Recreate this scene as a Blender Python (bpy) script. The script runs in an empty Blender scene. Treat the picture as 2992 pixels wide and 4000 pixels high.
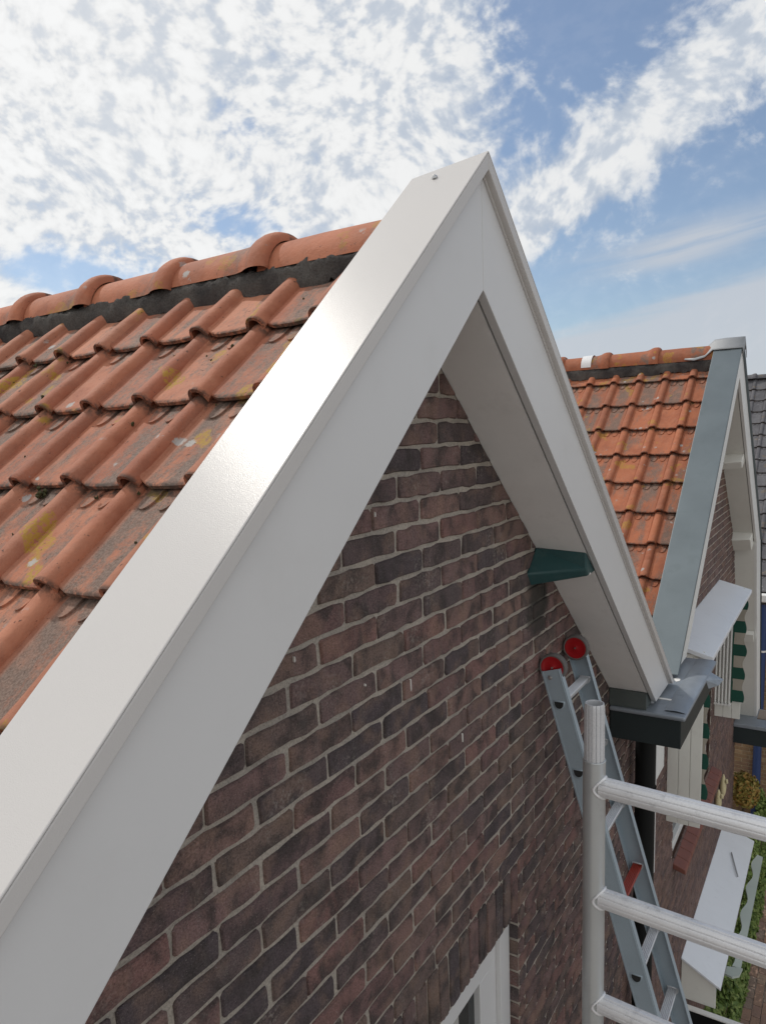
import bpy, bmesh, math, random
from mathutils import Vector, Matrix, noise

# ------------------------------------------------------------------ camera, sky, sun, exposure
S = 1 / 0.9            # model units -> metres
H = 7.33               # camera height above the ground (m)
SUN_EL, SUN_AZ = math.radians(50.5), math.radians(13)     # azimuth from +Y towards +X
scene = bpy.context.scene
C = scene.collection

F_PX, PP_X, PP_Y = 2838.7, 1500.35, 2174.6            # calibrated on a 2992 x 4000 frame
YAW, PITCH, ROLL = (math.radians(a) for a in (57.4108, 9.2494, 2.3682))
fw = Vector((math.sin(YAW) * math.cos(PITCH), math.cos(YAW) * math.cos(PITCH), -math.sin(PITCH)))
r0 = Vector((math.cos(YAW), -math.sin(YAW), 0))
d0 = fw.cross(r0)
RT = math.cos(ROLL) * r0 + math.sin(ROLL) * d0
DN = -math.sin(ROLL) * r0 + math.cos(ROLL) * d0
cam = bpy.data.cameras.new('camera')
cam.sensor_fit = 'VERTICAL'
cam.sensor_height = 36
cam.lens = 36 * F_PX / 4000
cam.shift_x = -(PP_X - 1496) / 4000
cam.shift_y = (PP_Y - 2000) / 4000
cam.clip_start = 0.02
cam.clip_end = 2000
camo = bpy.data.objects.new('camera', cam)
C.objects.link(camo)
camo.matrix_world = Matrix.Translation((0, -0.9 * S, H)) @ Matrix((RT, -DN, -fw)).transposed().to_4x4()
scene.camera = camo
scene.view_settings.view_transform = 'Standard'
scene.view_settings.look = 'None'
scene.view_settings.exposure = 0.03
scene.view_settings.gamma = 1
scene.view_settings.use_curve_mapping = False
scene.cycles.max_bounces = 5
scene.cycles.diffuse_bounces = 3
scene.cycles.glossy_bounces = 3
scene.cycles.caustics_reflective = False
scene.cycles.caustics_refractive = False


class NT:
    """small helper for building node trees"""
    def __init__(self, tree):
        self.t = tree
        self.n = tree.nodes
        self.l = tree.links

    def node(self, kind, **kw):
        nd = self.n.new(kind)
        for k, v in kw.items():
            setattr(nd, k, v)
        return nd

    def put(self, sock, v):
        if isinstance(v, bpy.types.NodeSocket):
            self.l.new(v, sock)
        elif v is not None:
            sock.default_value = v

    def math(self, op, a, b=None, c=None, clamp=False):
        nd = self.node('ShaderNodeMath', operation=op, use_clamp=clamp)
        for i, v in enumerate((a, b, c)):
            self.put(nd.inputs[i], v)
        return nd.outputs[0]

    def vmath(self, op, a, b=None, scale=None):
        nd = self.node('ShaderNodeVectorMath', operation=op)
        self.put(nd.inputs[0], a)
        if b is not None:
            self.put(nd.inputs[1], b)
        if scale is not None:
            self.put(nd.inputs['Scale'], scale)
        return nd.outputs['Value'] if op in ('LENGTH', 'DOT_PRODUCT') else nd.outputs[0]

    def noise(self, vec, scale, detail=3, rough=0.5, dist=0.0, lac=2.0):
        nd = self.node('ShaderNodeTexNoise')
        self.put(nd.inputs['Vector'], vec)
        nd.inputs['Scale'].default_value = scale
        nd.inputs['Detail'].default_value = detail
        nd.inputs['Roughness'].default_value = rough
        nd.inputs['Distortion'].default_value = dist
        nd.inputs['Lacunarity'].default_value = lac
        return nd.outputs[0]

    def voronoi(self, vec, scale, feature='F1'):
        nd = self.node('ShaderNodeTexVoronoi', feature=feature)
        self.put(nd.inputs['Vector'], vec)
        nd.inputs['Scale'].default_value = scale
        return nd.outputs[0]

    def ramp(self, fac, stops, interp='LINEAR'):
        nd = self.node('ShaderNodeValToRGB')
        cr = nd.color_ramp
        cr.interpolation = interp
        while len(cr.elements) > 1:
            cr.elements.remove(cr.elements[-1])
        for i, (p, c) in enumerate(stops):
            e = cr.elements[0] if i == 0 else cr.elements.new(p)
            e.position = p
            if not isinstance(c, (tuple, list)):
                c = (c, c, c)
            e.color = (*c[:3], 1)
        self.put(nd.inputs[0], fac)
        return nd.outputs[0]

    def smooth(self, v, lo, hi, a=0.0, b=1.0):
        nd = self.node('ShaderNodeMapRange', interpolation_type='SMOOTHSTEP')
        self.put(nd.inputs[0], v)
        for i, x in zip((1, 2, 3, 4), (lo, hi, a, b)):
            self.put(nd.inputs[i], x)
        return nd.outputs[0]

    def mix(self, fac, a, b, mode='MIX'):
        nd = self.node('ShaderNodeMix', data_type='RGBA', blend_type=mode)
        self.put(nd.inputs[0], fac)
        self.put(nd.inputs[6], a if isinstance(a, bpy.types.NodeSocket) else (*a[:3], 1))
        self.put(nd.inputs[7], b if isinstance(b, bpy.types.NodeSocket) else (*b[:3], 1))
        return nd.outputs[2]

    def bump(self, h, strength=0.3, dist=0.01, normal=None):
        nd = self.node('ShaderNodeBump')
        nd.inputs['Strength'].default_value = strength
        nd.inputs['Distance'].default_value = dist
        self.put(nd.inputs['Height'], h)
        if normal is not None:
            self.put(nd.inputs['Normal'], normal)
        return nd.outputs[0]


# ---- world: Nishita sky with a drifting altocumulus layer laid out by direction
world = bpy.data.worlds.new('World')
scene.world = world
world.use_nodes = True
world.cycles.sampling_method = 'MANUAL'
world.cycles.sample_map_resolution = 512
w = NT(world.node_tree)
w.n.clear()
wout = w.node('ShaderNodeOutputWorld')
bg = w.node('ShaderNodeBackground')
sky = w.node('ShaderNodeTexSky', sky_type='NISHITA')
sky.sun_disc = False
sky.sun_elevation = SUN_EL
sky.sun_rotation = SUN_AZ
sky.air_density = 1.0
sky.dust_density = 0.6
sky.ozone_density = 1.6
bg.inputs['Strength'].default_value = 0.1
tc = w.node('ShaderNodeTexCoord')
sep = w.node('ShaderNodeSeparateXYZ')
w.l.new(tc.outputs['Generated'], sep.inputs[0])
dx, dy, dz = sep.outputs
az = w.math('MULTIPLY', w.math('ARCTAN2', dx, dy), 180 / math.pi)
el = w.math('MULTIPLY', w.math('ARCSINE', dz), 180 / math.pi)


def blob(a0, e0, sa, se, amp, tilt=0.0):
    """soft patch of cloud cover round azimuth a0 / elevation e0 (degrees)"""
    u = w.math('SUBTRACT', az, a0)
    v = w.math('SUBTRACT', el, e0)
    ct, st = math.cos(math.radians(tilt)), math.sin(math.radians(tilt))
    p = w.math('MULTIPLY', w.math('MULTIPLY_ADD', u, ct, w.math('MULTIPLY', v, st)), 1 / sa)
    q = w.math('MULTIPLY', w.math('MULTIPLY_ADD', u, -st, w.math('MULTIPLY', v, ct)), 1 / se)
    r2 = w.math('MULTIPLY_ADD', p, p, w.math('MULTIPLY', q, q))
    return w.math('MULTIPLY', w.math('EXPONENT', w.math('MULTIPLY', r2, -1.0)), amp)


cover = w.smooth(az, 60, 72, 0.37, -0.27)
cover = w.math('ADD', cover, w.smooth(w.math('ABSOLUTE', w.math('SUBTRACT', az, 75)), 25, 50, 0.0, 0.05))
cover = w.math('ADD', cover, w.smooth(az, 95, 125, 0.0, 0.36))  # extra cloud added in the unseen sky behind, to brighten front faces
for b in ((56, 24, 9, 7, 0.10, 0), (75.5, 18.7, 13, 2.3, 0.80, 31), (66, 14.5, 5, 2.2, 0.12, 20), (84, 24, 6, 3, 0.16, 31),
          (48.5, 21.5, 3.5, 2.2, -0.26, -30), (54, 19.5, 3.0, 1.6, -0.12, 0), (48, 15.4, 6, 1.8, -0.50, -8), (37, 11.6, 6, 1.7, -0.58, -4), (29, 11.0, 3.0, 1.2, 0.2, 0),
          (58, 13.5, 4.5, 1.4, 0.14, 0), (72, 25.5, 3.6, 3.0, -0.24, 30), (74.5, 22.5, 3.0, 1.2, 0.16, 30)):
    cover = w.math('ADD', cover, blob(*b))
# puffs: noise over the view direction, a little flattened and sheared by the wind
mp = w.node('ShaderNodeMapping')
mp.inputs['Rotation'].default_value = (math.radians(14), math.radians(-10), 0)
mp.inputs['Scale'].default_value = (1.0, 1.0, 1.3)
w.l.new(tc.outputs['Generated'], mp.inputs[0])
warp = w.node('ShaderNodeTexNoise')
w.l.new(mp.outputs[0], warp.inputs['Vector'])
warp.inputs['Scale'].default_value = 5.0
warp.inputs['Detail'].default_value = 1
wv = w.vmath('SCALE', w.vmath('SUBTRACT', warp.outputs['Color'], (0.5, 0.5, 0.5)), scale=0.09)
pv = w.vmath('ADD', mp.outputs[0], wv)
n_big = w.noise(pv, 4.5, 1, 0.5)
n_puff = w.noise(pv, 22.0, 6, 0.62)
n_rip = w.noise(pv, 52.0, 2, 0.5)
dens = w.math('ADD', w.math('MULTIPLY', w.math('SUBTRACT', n_big, 0.5), 0.75), w.math('MULTIPLY', w.math('SUBTRACT', n_puff, 0.5), 1.05))
dens = w.math('ADD', dens, w.math('MULTIPLY', w.math('SUBTRACT', n_rip, 0.5), 0.42))
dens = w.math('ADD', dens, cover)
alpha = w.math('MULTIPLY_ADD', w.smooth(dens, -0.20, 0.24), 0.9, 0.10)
# thin streaks low on the right and a pale bank towards the horizon
comb2 = w.node('ShaderNodeCombineXYZ')
w.put(comb2.inputs[0], w.math('MULTIPLY', az, 0.045))
w.put(comb2.inputs[1], w.math('MULTIPLY', w.math('MULTIPLY_ADD', az, -0.13, el), 0.45))
n_str = w.noise(comb2.outputs[0], 1.5, 3, 0.6)
streak = w.math('ADD', blob(80.5, 12.4, 6.5, 1.1, 0.95, 7), w.math('ADD', blob(84, 9.4, 4, 0.7, 0.6, 9), blob(79, 11.3, 3, 0.4, 0.3, 5)))
streak = w.math('MULTIPLY', streak, w.smooth(n_str, 0.33, 0.62))
edge = w.math('MULTIPLY_ADD', w.math('SUBTRACT', az, 71), 0.2, 7.2)
bank = w.smooth(w.math('SUBTRACT', w.math('MULTIPLY_ADD', w.math('SUBTRACT', n_str, 0.5), 2.6, edge), el), -0.5, 1.1)
thin = w.math('MAXIMUM', streak, w.math('MULTIPLY', bank, 0.86))
shade = w.math('MULTIPLY_ADD', w.smooth(w.math('MULTIPLY_ADD', w.math('SUBTRACT', n_rip, 0.5), 0.8, n_puff), 0.30, 0.66), 0.27, 0.78)
shade = w.math('MULTIPLY', shade, w.math('MULTIPLY_ADD', w.smooth(dens, 0.05, 0.6), 0.10, 0.92))
toward = w.smooth(az, 80, 35, 0.84, 1.0)
shade = w.math('MULTIPLY', shade, toward)
cloud_col = w.mix(w.smooth(shade, 0.6, 0.95), (6.2, 6.9, 7.9), (8.9, 8.9, 8.8))
cloud_col = w.vmath('SCALE', cloud_col, scale=w.math('MULTIPLY_ADD', shade, 0.55, 0.47))
thin_col = (5.4, 5.75, 6.3)
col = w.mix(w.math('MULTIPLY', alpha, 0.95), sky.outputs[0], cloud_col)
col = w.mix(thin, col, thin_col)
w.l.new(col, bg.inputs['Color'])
w.l.new(bg.outputs[0], wout.inputs[0])

sun = bpy.data.lights.new('sun', 'SUN')
sun.energy = 1.7
sun.angle = math.radians(1.5)
sun.color = (1.0, 0.95, 0.88)
suno = bpy.data.objects.new('sun', sun)
C.objects.link(suno)
sd = Vector((math.sin(SUN_AZ) * math.cos(SUN_EL), math.cos(SUN_AZ) * math.cos(SUN_EL), math.sin(SUN_EL)))
suno.rotation_euler = sd.to_track_quat('Z', 'Y').to_euler()
suno.location = (0, 30, 40)

# ------------------------------------------------------------------ materials
MATS = {}


def new_mat(name):
    m = bpy.data.materials.new(name)
    m.use_nodes = True
    t = NT(m.node_tree)
    b = m.node_tree.nodes['Principled BSDF']
    MATS[name] = m
    return t, b


def pos(t, scale=1.0):
    g = t.node('ShaderNodeNewGeometry')
    return g.outputs['Position']


def rnd(t):
    o = t.node('ShaderNodeObjectInfo')
    g = t.node('ShaderNodeNewGeometry')
    return t.math('FRACT', t.math('ADD', o.outputs['Random'], g.outputs['Random Per Island']))


def paint(name, col, rough=0.5, metal=0.0, var=0.06, scale=6, grain=0.0, spec=0.5, bump=0.0, bscale=200, dirt=0.0, dirtcol=(0.1, 0.09, 0.08)):
    t, b = new_mat(name)
    p = pos(t)
    n = t.noise(p, scale, 4, 0.55)
    c = t.mix(n, tuple(x * (1 - var) for x in col), tuple(min(1, x * (1 + var)) for x in col))
    if grain:
        c = t.mix(grain, c, t.ramp(t.noise(p, 260, 2), [(0.3, 0.25), (0.7, 1.0)]), 'MULTIPLY')
    if dirt:
        d = t.smooth(t.noise(p, scale * 2.3, 6, 0.65), 0.53, 0.72, 0, dirt)
        c = t.mix(d, c, dirtcol)
    t.put(b.inputs['Base Color'], c)
    b.inputs['Metallic'].default_value = metal
    t.put(b.inputs['Roughness'], t.math('MULTIPLY_ADD', t.math('SUBTRACT', n, 0.5), 0.2, rough))
    b.inputs['Specular IOR Level'].default_value = spec
    if bump:
        t.put(b.inputs['Normal'], t.bump(t.noise(p, bscale, 3), bump, 0.004))
    return MATS[name]


def brick_mat(name, cols, dark=(0.05, 0.042, 0.04), amount=0.82, sc=1.0):
    t, b = new_mat(name)
    r = rnd(t)
    p = pos(t)
    off = t.node('ShaderNodeCombineXYZ')
    t.put(off.inputs[0], t.math('MULTIPLY', r, 37.0))
    t.put(off.inputs[2], t.math('MULTIPLY', r, 91.0))
    q = t.vmath('ADD', p, off.outputs[0])
    base = t.ramp(r, [(i / len(cols), c) for i, c in enumerate(cols)], 'CONSTANT')
    blot = t.smooth(t.noise(q, 11 * sc, 4, 0.6, 0.4), 0.40, 0.66, 0, amount)
    c = t.mix(blot, base, dark)
    warm = t.smooth(t.noise(t.vmath('ADD', q, (3, 5, 9)), 10 * sc, 3, 0.5), 0.48, 0.66, 0, 0.65)
    c = t.mix(warm, c, t.mix(0.5, base, (0.27, 0.175, 0.125)))
    drip = t.node('ShaderNodeMapping')
    drip.inputs['Scale'].default_value = (40, 40, 5)
    t.l.new(p, drip.inputs[0])
    st = t.smooth(t.noise(drip.outputs[0], 1.0, 4, 0.6), 0.48, 0.74, 0, 0.35)
    c = t.mix(st, c, (0.10, 0.09, 0.085))
    g = t.ramp(t.noise(p, 240, 3, 0.7), [(0.28, 0.5), (0.5, 1.0), (0.72, 1.45)])
    c = t.mix(1.0, c, g, 'MULTIPLY')
    sm = t.math('MULTIPLY', t.smooth(t.noise(p, 6, 4, 0.6), 0.5, 0.72), t.smooth(t.noise(p, 95, 4, 0.7), 0.5, 0.62, 0, 0.5))
    c = t.mix(sm, c, (0.36, 0.32, 0.28))
    sp = t.smooth(t.noise(p, 420, 1), 0.70, 0.76, 0, 0.6)
    c = t.mix(sp, c, (0.4, 0.36, 0.33))
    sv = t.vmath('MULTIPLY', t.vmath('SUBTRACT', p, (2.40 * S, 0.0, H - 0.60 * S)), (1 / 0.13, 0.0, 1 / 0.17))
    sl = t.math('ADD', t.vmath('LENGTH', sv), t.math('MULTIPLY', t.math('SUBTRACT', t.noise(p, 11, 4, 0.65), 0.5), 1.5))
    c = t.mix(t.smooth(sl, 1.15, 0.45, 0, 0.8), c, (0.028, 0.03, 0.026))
    t.put(b.inputs['Base Color'], c)
    b.inputs['Roughness'].default_value = 0.9
    b.inputs['Specular IOR Level'].default_value = 0.25
    h = t.math('ADD', t.noise(q, 70, 5, 0.65), t.math('MULTIPLY', t.noise(p, 330, 3, 0.6), 0.35))
    t.put(b.inputs['Normal'], t.bump(h, 0.55, 0.006))
    return MATS[name]


def mortar_mat(name, col, col2):
    t, b = new_mat(name)
    p = pos(t)
    c = t.mix(t.smooth(t.noise(p, 7, 5, 0.6), 0.3, 0.7), col, col2)
    c = t.mix(1.0, c, t.ramp(t.noise(p, 190, 4, 0.75), [(0.25, 0.5), (0.5, 1.0), (0.75, 1.3)]), 'MULTIPLY')
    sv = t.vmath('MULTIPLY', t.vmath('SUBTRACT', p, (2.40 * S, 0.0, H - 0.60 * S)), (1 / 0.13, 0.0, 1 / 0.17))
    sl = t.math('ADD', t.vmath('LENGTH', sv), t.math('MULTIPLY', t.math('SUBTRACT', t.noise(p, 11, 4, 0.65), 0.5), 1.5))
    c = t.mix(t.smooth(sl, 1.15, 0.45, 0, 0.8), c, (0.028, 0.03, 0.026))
    t.put(b.inputs['Base Color'], c)
    b.inputs['Roughness'].default_value = 0.95
    b.inputs['Specular IOR Level'].default_value = 0.15
    t.put(b.inputs['Normal'], t.bump(t.noise(p, 160, 5, 0.7), 0.9, 0.008))
    return MATS[name]


def tile_mat(name, cols, grey=(0.135, 0.105, 0.086), grey_amt=0.9, lichen=0.8, spots=0.8, deep=(0.27, 0.085, 0.045), pale=(0.50, 0.27, 0.18)):
    """weathered clay tile: pale bloom, sooty patches in the pan, lichen crusts and dark specks"""
    t, b = new_mat(name)
    o = t.node('ShaderNodeObjectInfo')
    r = o.outputs['Random']
    tcn = t.node('ShaderNodeTexCoord')
    lo = tcn.outputs['Object']
    p = pos(t)
    off = t.node('ShaderNodeCombineXYZ')
    t.put(off.inputs[0], t.math('MULTIPLY', r, 53.0))
    t.put(off.inputs[1], t.math('MULTIPLY', r, 17.0))
    q = t.vmath('ADD', lo, off.outputs[0])
    base = t.ramp(r, [(i / len(cols), c) for i, c in enumerate(cols)])
    c = t.mix(t.smooth(t.noise(q, 9, 4, 0.6), 0.35, 0.7), base, t.mix(0.6, base, deep))
    # worn grey film, in streaks that run down the tile
    mpn = t.node('ShaderNodeMapping')
    mpn.inputs['Scale'].default_value = (4.0, 13.0, 13.0)
    t.l.new(q, mpn.inputs[0])
    film = t.noise(mpn.outputs[0], 1.0, 5, 0.62, 0.3)
    gmask = t.smooth(t.math('ADD', film, t.math('MULTIPLY', t.math('SUBTRACT', t.noise(p, 90, 4, 0.7), 0.5), 0.38)),
                     t.math('MULTIPLY_ADD', r, 0.28, 0.25), t.math('MULTIPLY_ADD', r, 0.28, 0.47), 0, grey_amt)
    sx_ = t.node('ShaderNodeSeparateXYZ')
    t.l.new(lo, sx_.inputs[0])
    pan = t.smooth(t.math('ABSOLUTE', t.math('ADD', sx_.outputs[1], 0.092 * S)), 0.056 * S, 0.036 * S, 0.2, 1.0)
    gmask = t.math('MULTIPLY', gmask, pan)
    c = t.mix(gmask, c, t.mix(t.smooth(t.noise(p, 210, 3, 0.7), 0.35, 0.65), tuple(x * 0.8 for x in grey), tuple(x * 1.6 for x in grey)))
    # pale chalky bloom
    bl = t.smooth(t.noise(q, 17, 5, 0.6), 0.46, 0.74, 0, 0.38)
    c = t.mix(bl, c, t.mix(0.5, base, pale))
    # yellow lichen and grey-white crust rosettes
    ly = t.math('MULTIPLY', t.smooth(t.noise(p, 7.5, 2, 0.5), 0.62, 0.66), t.smooth(t.noise(p, 90, 5, 0.75), 0.44, 0.50))
    c = t.mix(t.math('MULTIPLY', ly, lichen), c, (0.40, 0.245, 0.03))
    v = t.math('SUBTRACT', t.voronoi(p, 16), t.math('MULTIPLY', t.noise(p, 130, 3), 0.3))
    lw = t.math('MULTIPLY', t.smooth(v, 0.1, 0.02), t.smooth(t.noise(t.vmath('ADD', p, (7, 3, 1)), 5, 2), 0.58, 0.66))
    c = t.mix(t.math('MULTIPLY', lw, 0.85), c, (0.42, 0.42, 0.4))
    # patchy dark tone along the lower edge and in the lap
    lap = t.math('MAXIMUM', t.smooth(sx_.outputs[0], -0.012 * S, -0.001 * S), t.smooth(sx_.outputs[0], -0.225 * S, -0.252 * S))
    c = t.mix(t.math('MULTIPLY', lap, t.smooth(t.noise(p, 45, 4, 0.7), 0.36, 0.58, 0, 0.8)), c, (0.055, 0.042, 0.034))
    dk = t.smooth(t.noise(p, 75, 3, 0.6), 0.66, 0.73, 0, spots)
    c = t.mix(dk, c, (0.05, 0.035, 0.03))
    t.put(b.inputs['Base Color'], c)
    b.inputs['Roughness'].default_value = 0.75
    b.inputs['Specular IOR Level'].default_value = 0.3
    h = t.math('ADD', t.math('MULTIPLY', t.noise(p, 36, 4, 0.6), 1.0), t.math('MULTIPLY', t.noise(p, 260, 3, 0.6), 0.4))
    h = t.math('ADD', h, t.math('MULTIPLY', dk, 0.8))
    t.put(b.inputs['Normal'], t.bump(h, 0.35, 0.008))
    return MATS[name]


BR1 = [(0.197, 0.124, 0.116), (0.158, 0.105, 0.100), (0.110, 0.083, 0.083), (0.187, 0.124, 0.110), (0.168, 0.118, 0.100), (0.133, 0.090, 0.089), (0.211, 0.118, 0.106), (0.092, 0.072, 0.076), (0.174, 0.105, 0.099), (0.149, 0.107, 0.096), (0.217, 0.135, 0.117), (0.122, 0.089, 0.087)]
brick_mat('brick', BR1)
brick_mat('brick_far', [(0.20, 0.13, 0.115), (0.165, 0.11, 0.1), (0.14, 0.095, 0.09), (0.19, 0.12, 0.1)], amount=0.5)
brick_mat('brick_yellow', [(0.40, 0.26, 0.14), (0.34, 0.22, 0.12), (0.44, 0.30, 0.17), (0.30, 0.19, 0.12)], dark=(0.18, 0.11, 0.07), amount=0.4)
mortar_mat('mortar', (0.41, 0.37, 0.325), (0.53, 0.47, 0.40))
mortar_mat('mortar_yellow', (0.42, 0.33, 0.22), (0.5, 0.4, 0.28))
TL1 = [(0.445, 0.168, 0.094), (0.49, 0.196, 0.112), (0.405, 0.145, 0.082), (0.455, 0.178, 0.102), (0.51, 0.212, 0.125)]
tile_mat('clay_tile', TL1)
tile_mat('clay_ridge', [(0.44, 0.155, 0.08), (0.48, 0.175, 0.094)], grey_amt=0.6, lichen=0.45, spots=0.6)
tile_mat('clay_tile_far', [(0.40, 0.13, 0.062), (0.35, 0.115, 0.055), (0.43, 0.148, 0.072)], grey_amt=0.85, lichen=0.6, spots=0.7)
tile_mat('dark_tile', [(0.115, 0.11, 0.12), (0.13, 0.125, 0.135), (0.1, 0.097, 0.105)], grey=(0.12, 0.12, 0.125), grey_amt=0.6, lichen=0.15, spots=0.3, deep=(0.08, 0.078, 0.085), pale=(0.2, 0.2, 0.21))
mortar_mat('ridge_mortar', (0.055, 0.05, 0.05), (0.13, 0.12, 0.11))

# powder-coated aluminium trim: satin with a fine orange-peel grain
t, b = new_mat('white_cap')
p = pos(t)
t.put(b.inputs['Base Color'], t.mix(t.noise(p, 2.2, 3), (0.585, 0.565, 0.545), (0.64, 0.615, 0.595)))
b.inputs['Roughness'].default_value = 0.26
b.inputs['Specular IOR Level'].default_value = 0.15
t.put(b.inputs['Normal'], t.bump(t.noise(p, 520, 2, 0.6), 0.17, 0.002))
t, b = new_mat('white_board')
p = pos(t)
c = t.mix(t.noise(p, 1.7, 4, 0.6), (0.655, 0.652, 0.65), (0.72, 0.716, 0.71))
c = t.mix(t.smooth(t.noise(p, 5, 5, 0.6), 0.5, 0.8, 0, 0.2), c, (0.55, 0.54, 0.52))
t.put(b.inputs['Base Color'], c)
b.inputs['Roughness'].default_value = 0.38
t.put(b.inputs['Normal'], t.bump(t.noise(p, 260, 2, 0.5), 0.05, 0.003))
paint('soffit_paint', (0.84, 0.83, 0.815), 0.65, var=0.07, scale=5, bump=0.25, bscale=60, dirt=0.1, dirtcol=(0.4, 0.38, 0.35))
paint('white_paint', (0.80, 0.80, 0.775), 0.45, var=0.04, dirt=0.12, dirtcol=(0.4, 0.37, 0.32))
paint('cream_paint', (0.77, 0.765, 0.71), 0.5, var=0.04, dirt=0.1, dirtcol=(0.4, 0.36, 0.3))
paint('green_paint', (0.014, 0.062, 0.064), 0.42, var=0.25, dirt=0.3, dirtcol=(0.07, 0.11, 0.10))
paint('upstand_zinc', (0.09, 0.105, 0.10), 0.55, metal=0.2, var=0.25, dirt=0.4, dirtcol=(0.05, 0.06, 0.055))
paint('dark_gutter', (0.016, 0.026, 0.028), 0.5, var=0.25, grain=0.3)
paint('black_pipe', (0.008, 0.009, 0.009), 0.6, var=0.3, spec=0.2)
paint('hollow_dark', (0.02, 0.02, 0.02), 0.9)
paint('timber_dark', (0.08, 0.06, 0.05), 0.9)
paint('zinc', (0.165, 0.195, 0.208), 0.42, metal=0.55, var=0.16, scale=3.2, bump=0.12, bscale=16, dirt=0.35, dirtcol=(0.13, 0.16, 0.165))
paint('lead', (0.33, 0.34, 0.35), 0.6, metal=0.3, var=0.15, scale=9, bump=0.3, bscale=30, dirt=0.3, dirtcol=(0.2, 0.2, 0.21))
paint('gutter_zinc', (0.27, 0.30, 0.335), 0.4, metal=0.35, var=0.25, scale=5, bump=0.25, bscale=14, dirt=0.4, dirtcol=(0.15, 0.165, 0.175))
paint('ladder_alu', (0.38, 0.455, 0.51), 0.45, metal=0.25, var=0.12, scale=7, grain=0.12, dirt=0.25, dirtcol=(0.27, 0.32, 0.35))
paint('rung_alu', (0.70, 0.71, 0.73), 0.4, metal=0.35, var=0.12, scale=12, grain=0.2)
paint('rung_red', (0.33, 0.045, 0.028), 0.5, var=0.2, grain=0.2)
paint('wheel_red', (0.36, 0.006, 0.01), 0.32, var=0.1)
paint('tyre_grey', (0.13, 0.12, 0.115), 0.75, var=0.25, scale=30, dirt=0.5)
paint('steel', (0.5, 0.5, 0.5), 0.35, metal=0.9)
paint('scaffold_tube', (0.54, 0.56, 0.565), 0.36, metal=0.5, var=0.14, scale=4, dirt=0.2, dirtcol=(0.2, 0.21, 0.2))
paint('scaffold_rail', (0.88, 0.88, 0.90), 0.42, metal=0.3, var=0.14, scale=9, grain=0.1, bump=0.1, bscale=80, dirt=0.45, dirtcol=(0.28, 0.28, 0.29))
paint('awning_green', (0.012, 0.075, 0.052), 0.85, var=0.2, bump=0.2)
paint('awning_cream', (0.40, 0.36, 0.30), 0.85, var=0.12, dirt=0.4, dirtcol=(0.28, 0.25, 0.2))
paint('hood_white', (0.80, 0.83, 0.87), 0.35, var=0.04, dirt=0.06)
paint('sill_tile', (0.20, 0.072, 0.052), 0.55, var=0.25, scale=14, dirt=0.2)
paint('blue_paint', (0.03, 0.06, 0.17), 0.45, var=0.1)
paint('ornament', (0.62, 0.54, 0.32), 0.55, var=0.1, scale=18, dirt=0.2)
paint('pale_green', (0.50, 0.55, 0.50), 0.5, var=0.06)
paint('curtain', (0.42, 0.41, 0.38), 0.8)
paint('paint_splash', (0.8, 0.78, 0.74), 0.6)
paint('white_tape', (0.78, 0.78, 0.78), 0.4)
paint('room_dark', (0.03, 0.03, 0.03), 0.9)
paint('bitumen', (0.30, 0.24, 0.19), 0.9, grain=0.4)
paint('bark', (0.09, 0.06, 0.04), 0.9)
paint('moss', (0.055, 0.055, 0.02), 0.95, var=0.5, scale=70, bump=0.9, bscale=200)
t, b = new_mat('glass_dark')
b.inputs['Base Color'].default_value = (0.006, 0.009, 0.011, 1)
b.inputs['Roughness'].default_value = 0.05
b.inputs['Specular IOR Level'].default_value = 0.6


def leaf_mat(name, cols):
    t, b = new_mat(name)
    g = t.node('ShaderNodeNewGeometry')
    c = t.ramp(g.outputs['Random Per Island'], [(i / (len(cols) - 1), c) for i, c in enumerate(cols)])
    t.put(b.inputs['Base Color'], c)
    b.inputs['Roughness'].default_value = 0.55
    b.inputs['Specular IOR Level'].default_value = 0.3
    return MATS[name]


leaf_mat('leaf_green', [(0.05, 0.085, 0.02), (0.11, 0.17, 0.04), (0.17, 0.235, 0.06), (0.23, 0.28, 0.09)])
leaf_mat('leaf_autumn', [(0.24, 0.22, 0.05), (0.44, 0.29, 0.08), (0.36, 0.18, 0.05), (0.2, 0.22, 0.05), (0.52, 0.38, 0.13)])
mortar_mat('ground_sand', (0.26, 0.235, 0.21), (0.34, 0.305, 0.27))
brick_mat('paver', [(0.36, 0.23, 0.17), (0.31, 0.2, 0.16), (0.38, 0.27, 0.2), (0.29, 0.22, 0.18)], dark=(0.2, 0.15, 0.12), amount=0.4)

# ------------------------------------------------------------------ mesh helpers
WLOC = {}


def T(v):
    return Vector((v[0] * S, v[1] * S, v[2] * S + H))


def tag(o, label=None, cat=None, group=None, kind=None):
    if label: o['label'] = label
    if cat: o['category'] = cat
    if group: o['group'] = group
    if kind: o['kind'] = kind
    return o


def thing(name, base, label, cat, group=None):
    o = bpy.data.objects.new(name, None)
    o.empty_display_size = 0.2
    C.objects.link(o)
    o.location = T(base)
    WLOC[o.name] = T(base)
    return tag(o, label, cat, group)


def attach(o, wl, parent):
    if parent is not None:
        o.parent = parent
        o.location = wl - WLOC[parent.name]
    else:
        o.location = wl
    WLOC[o.name] = wl
    return o


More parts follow.
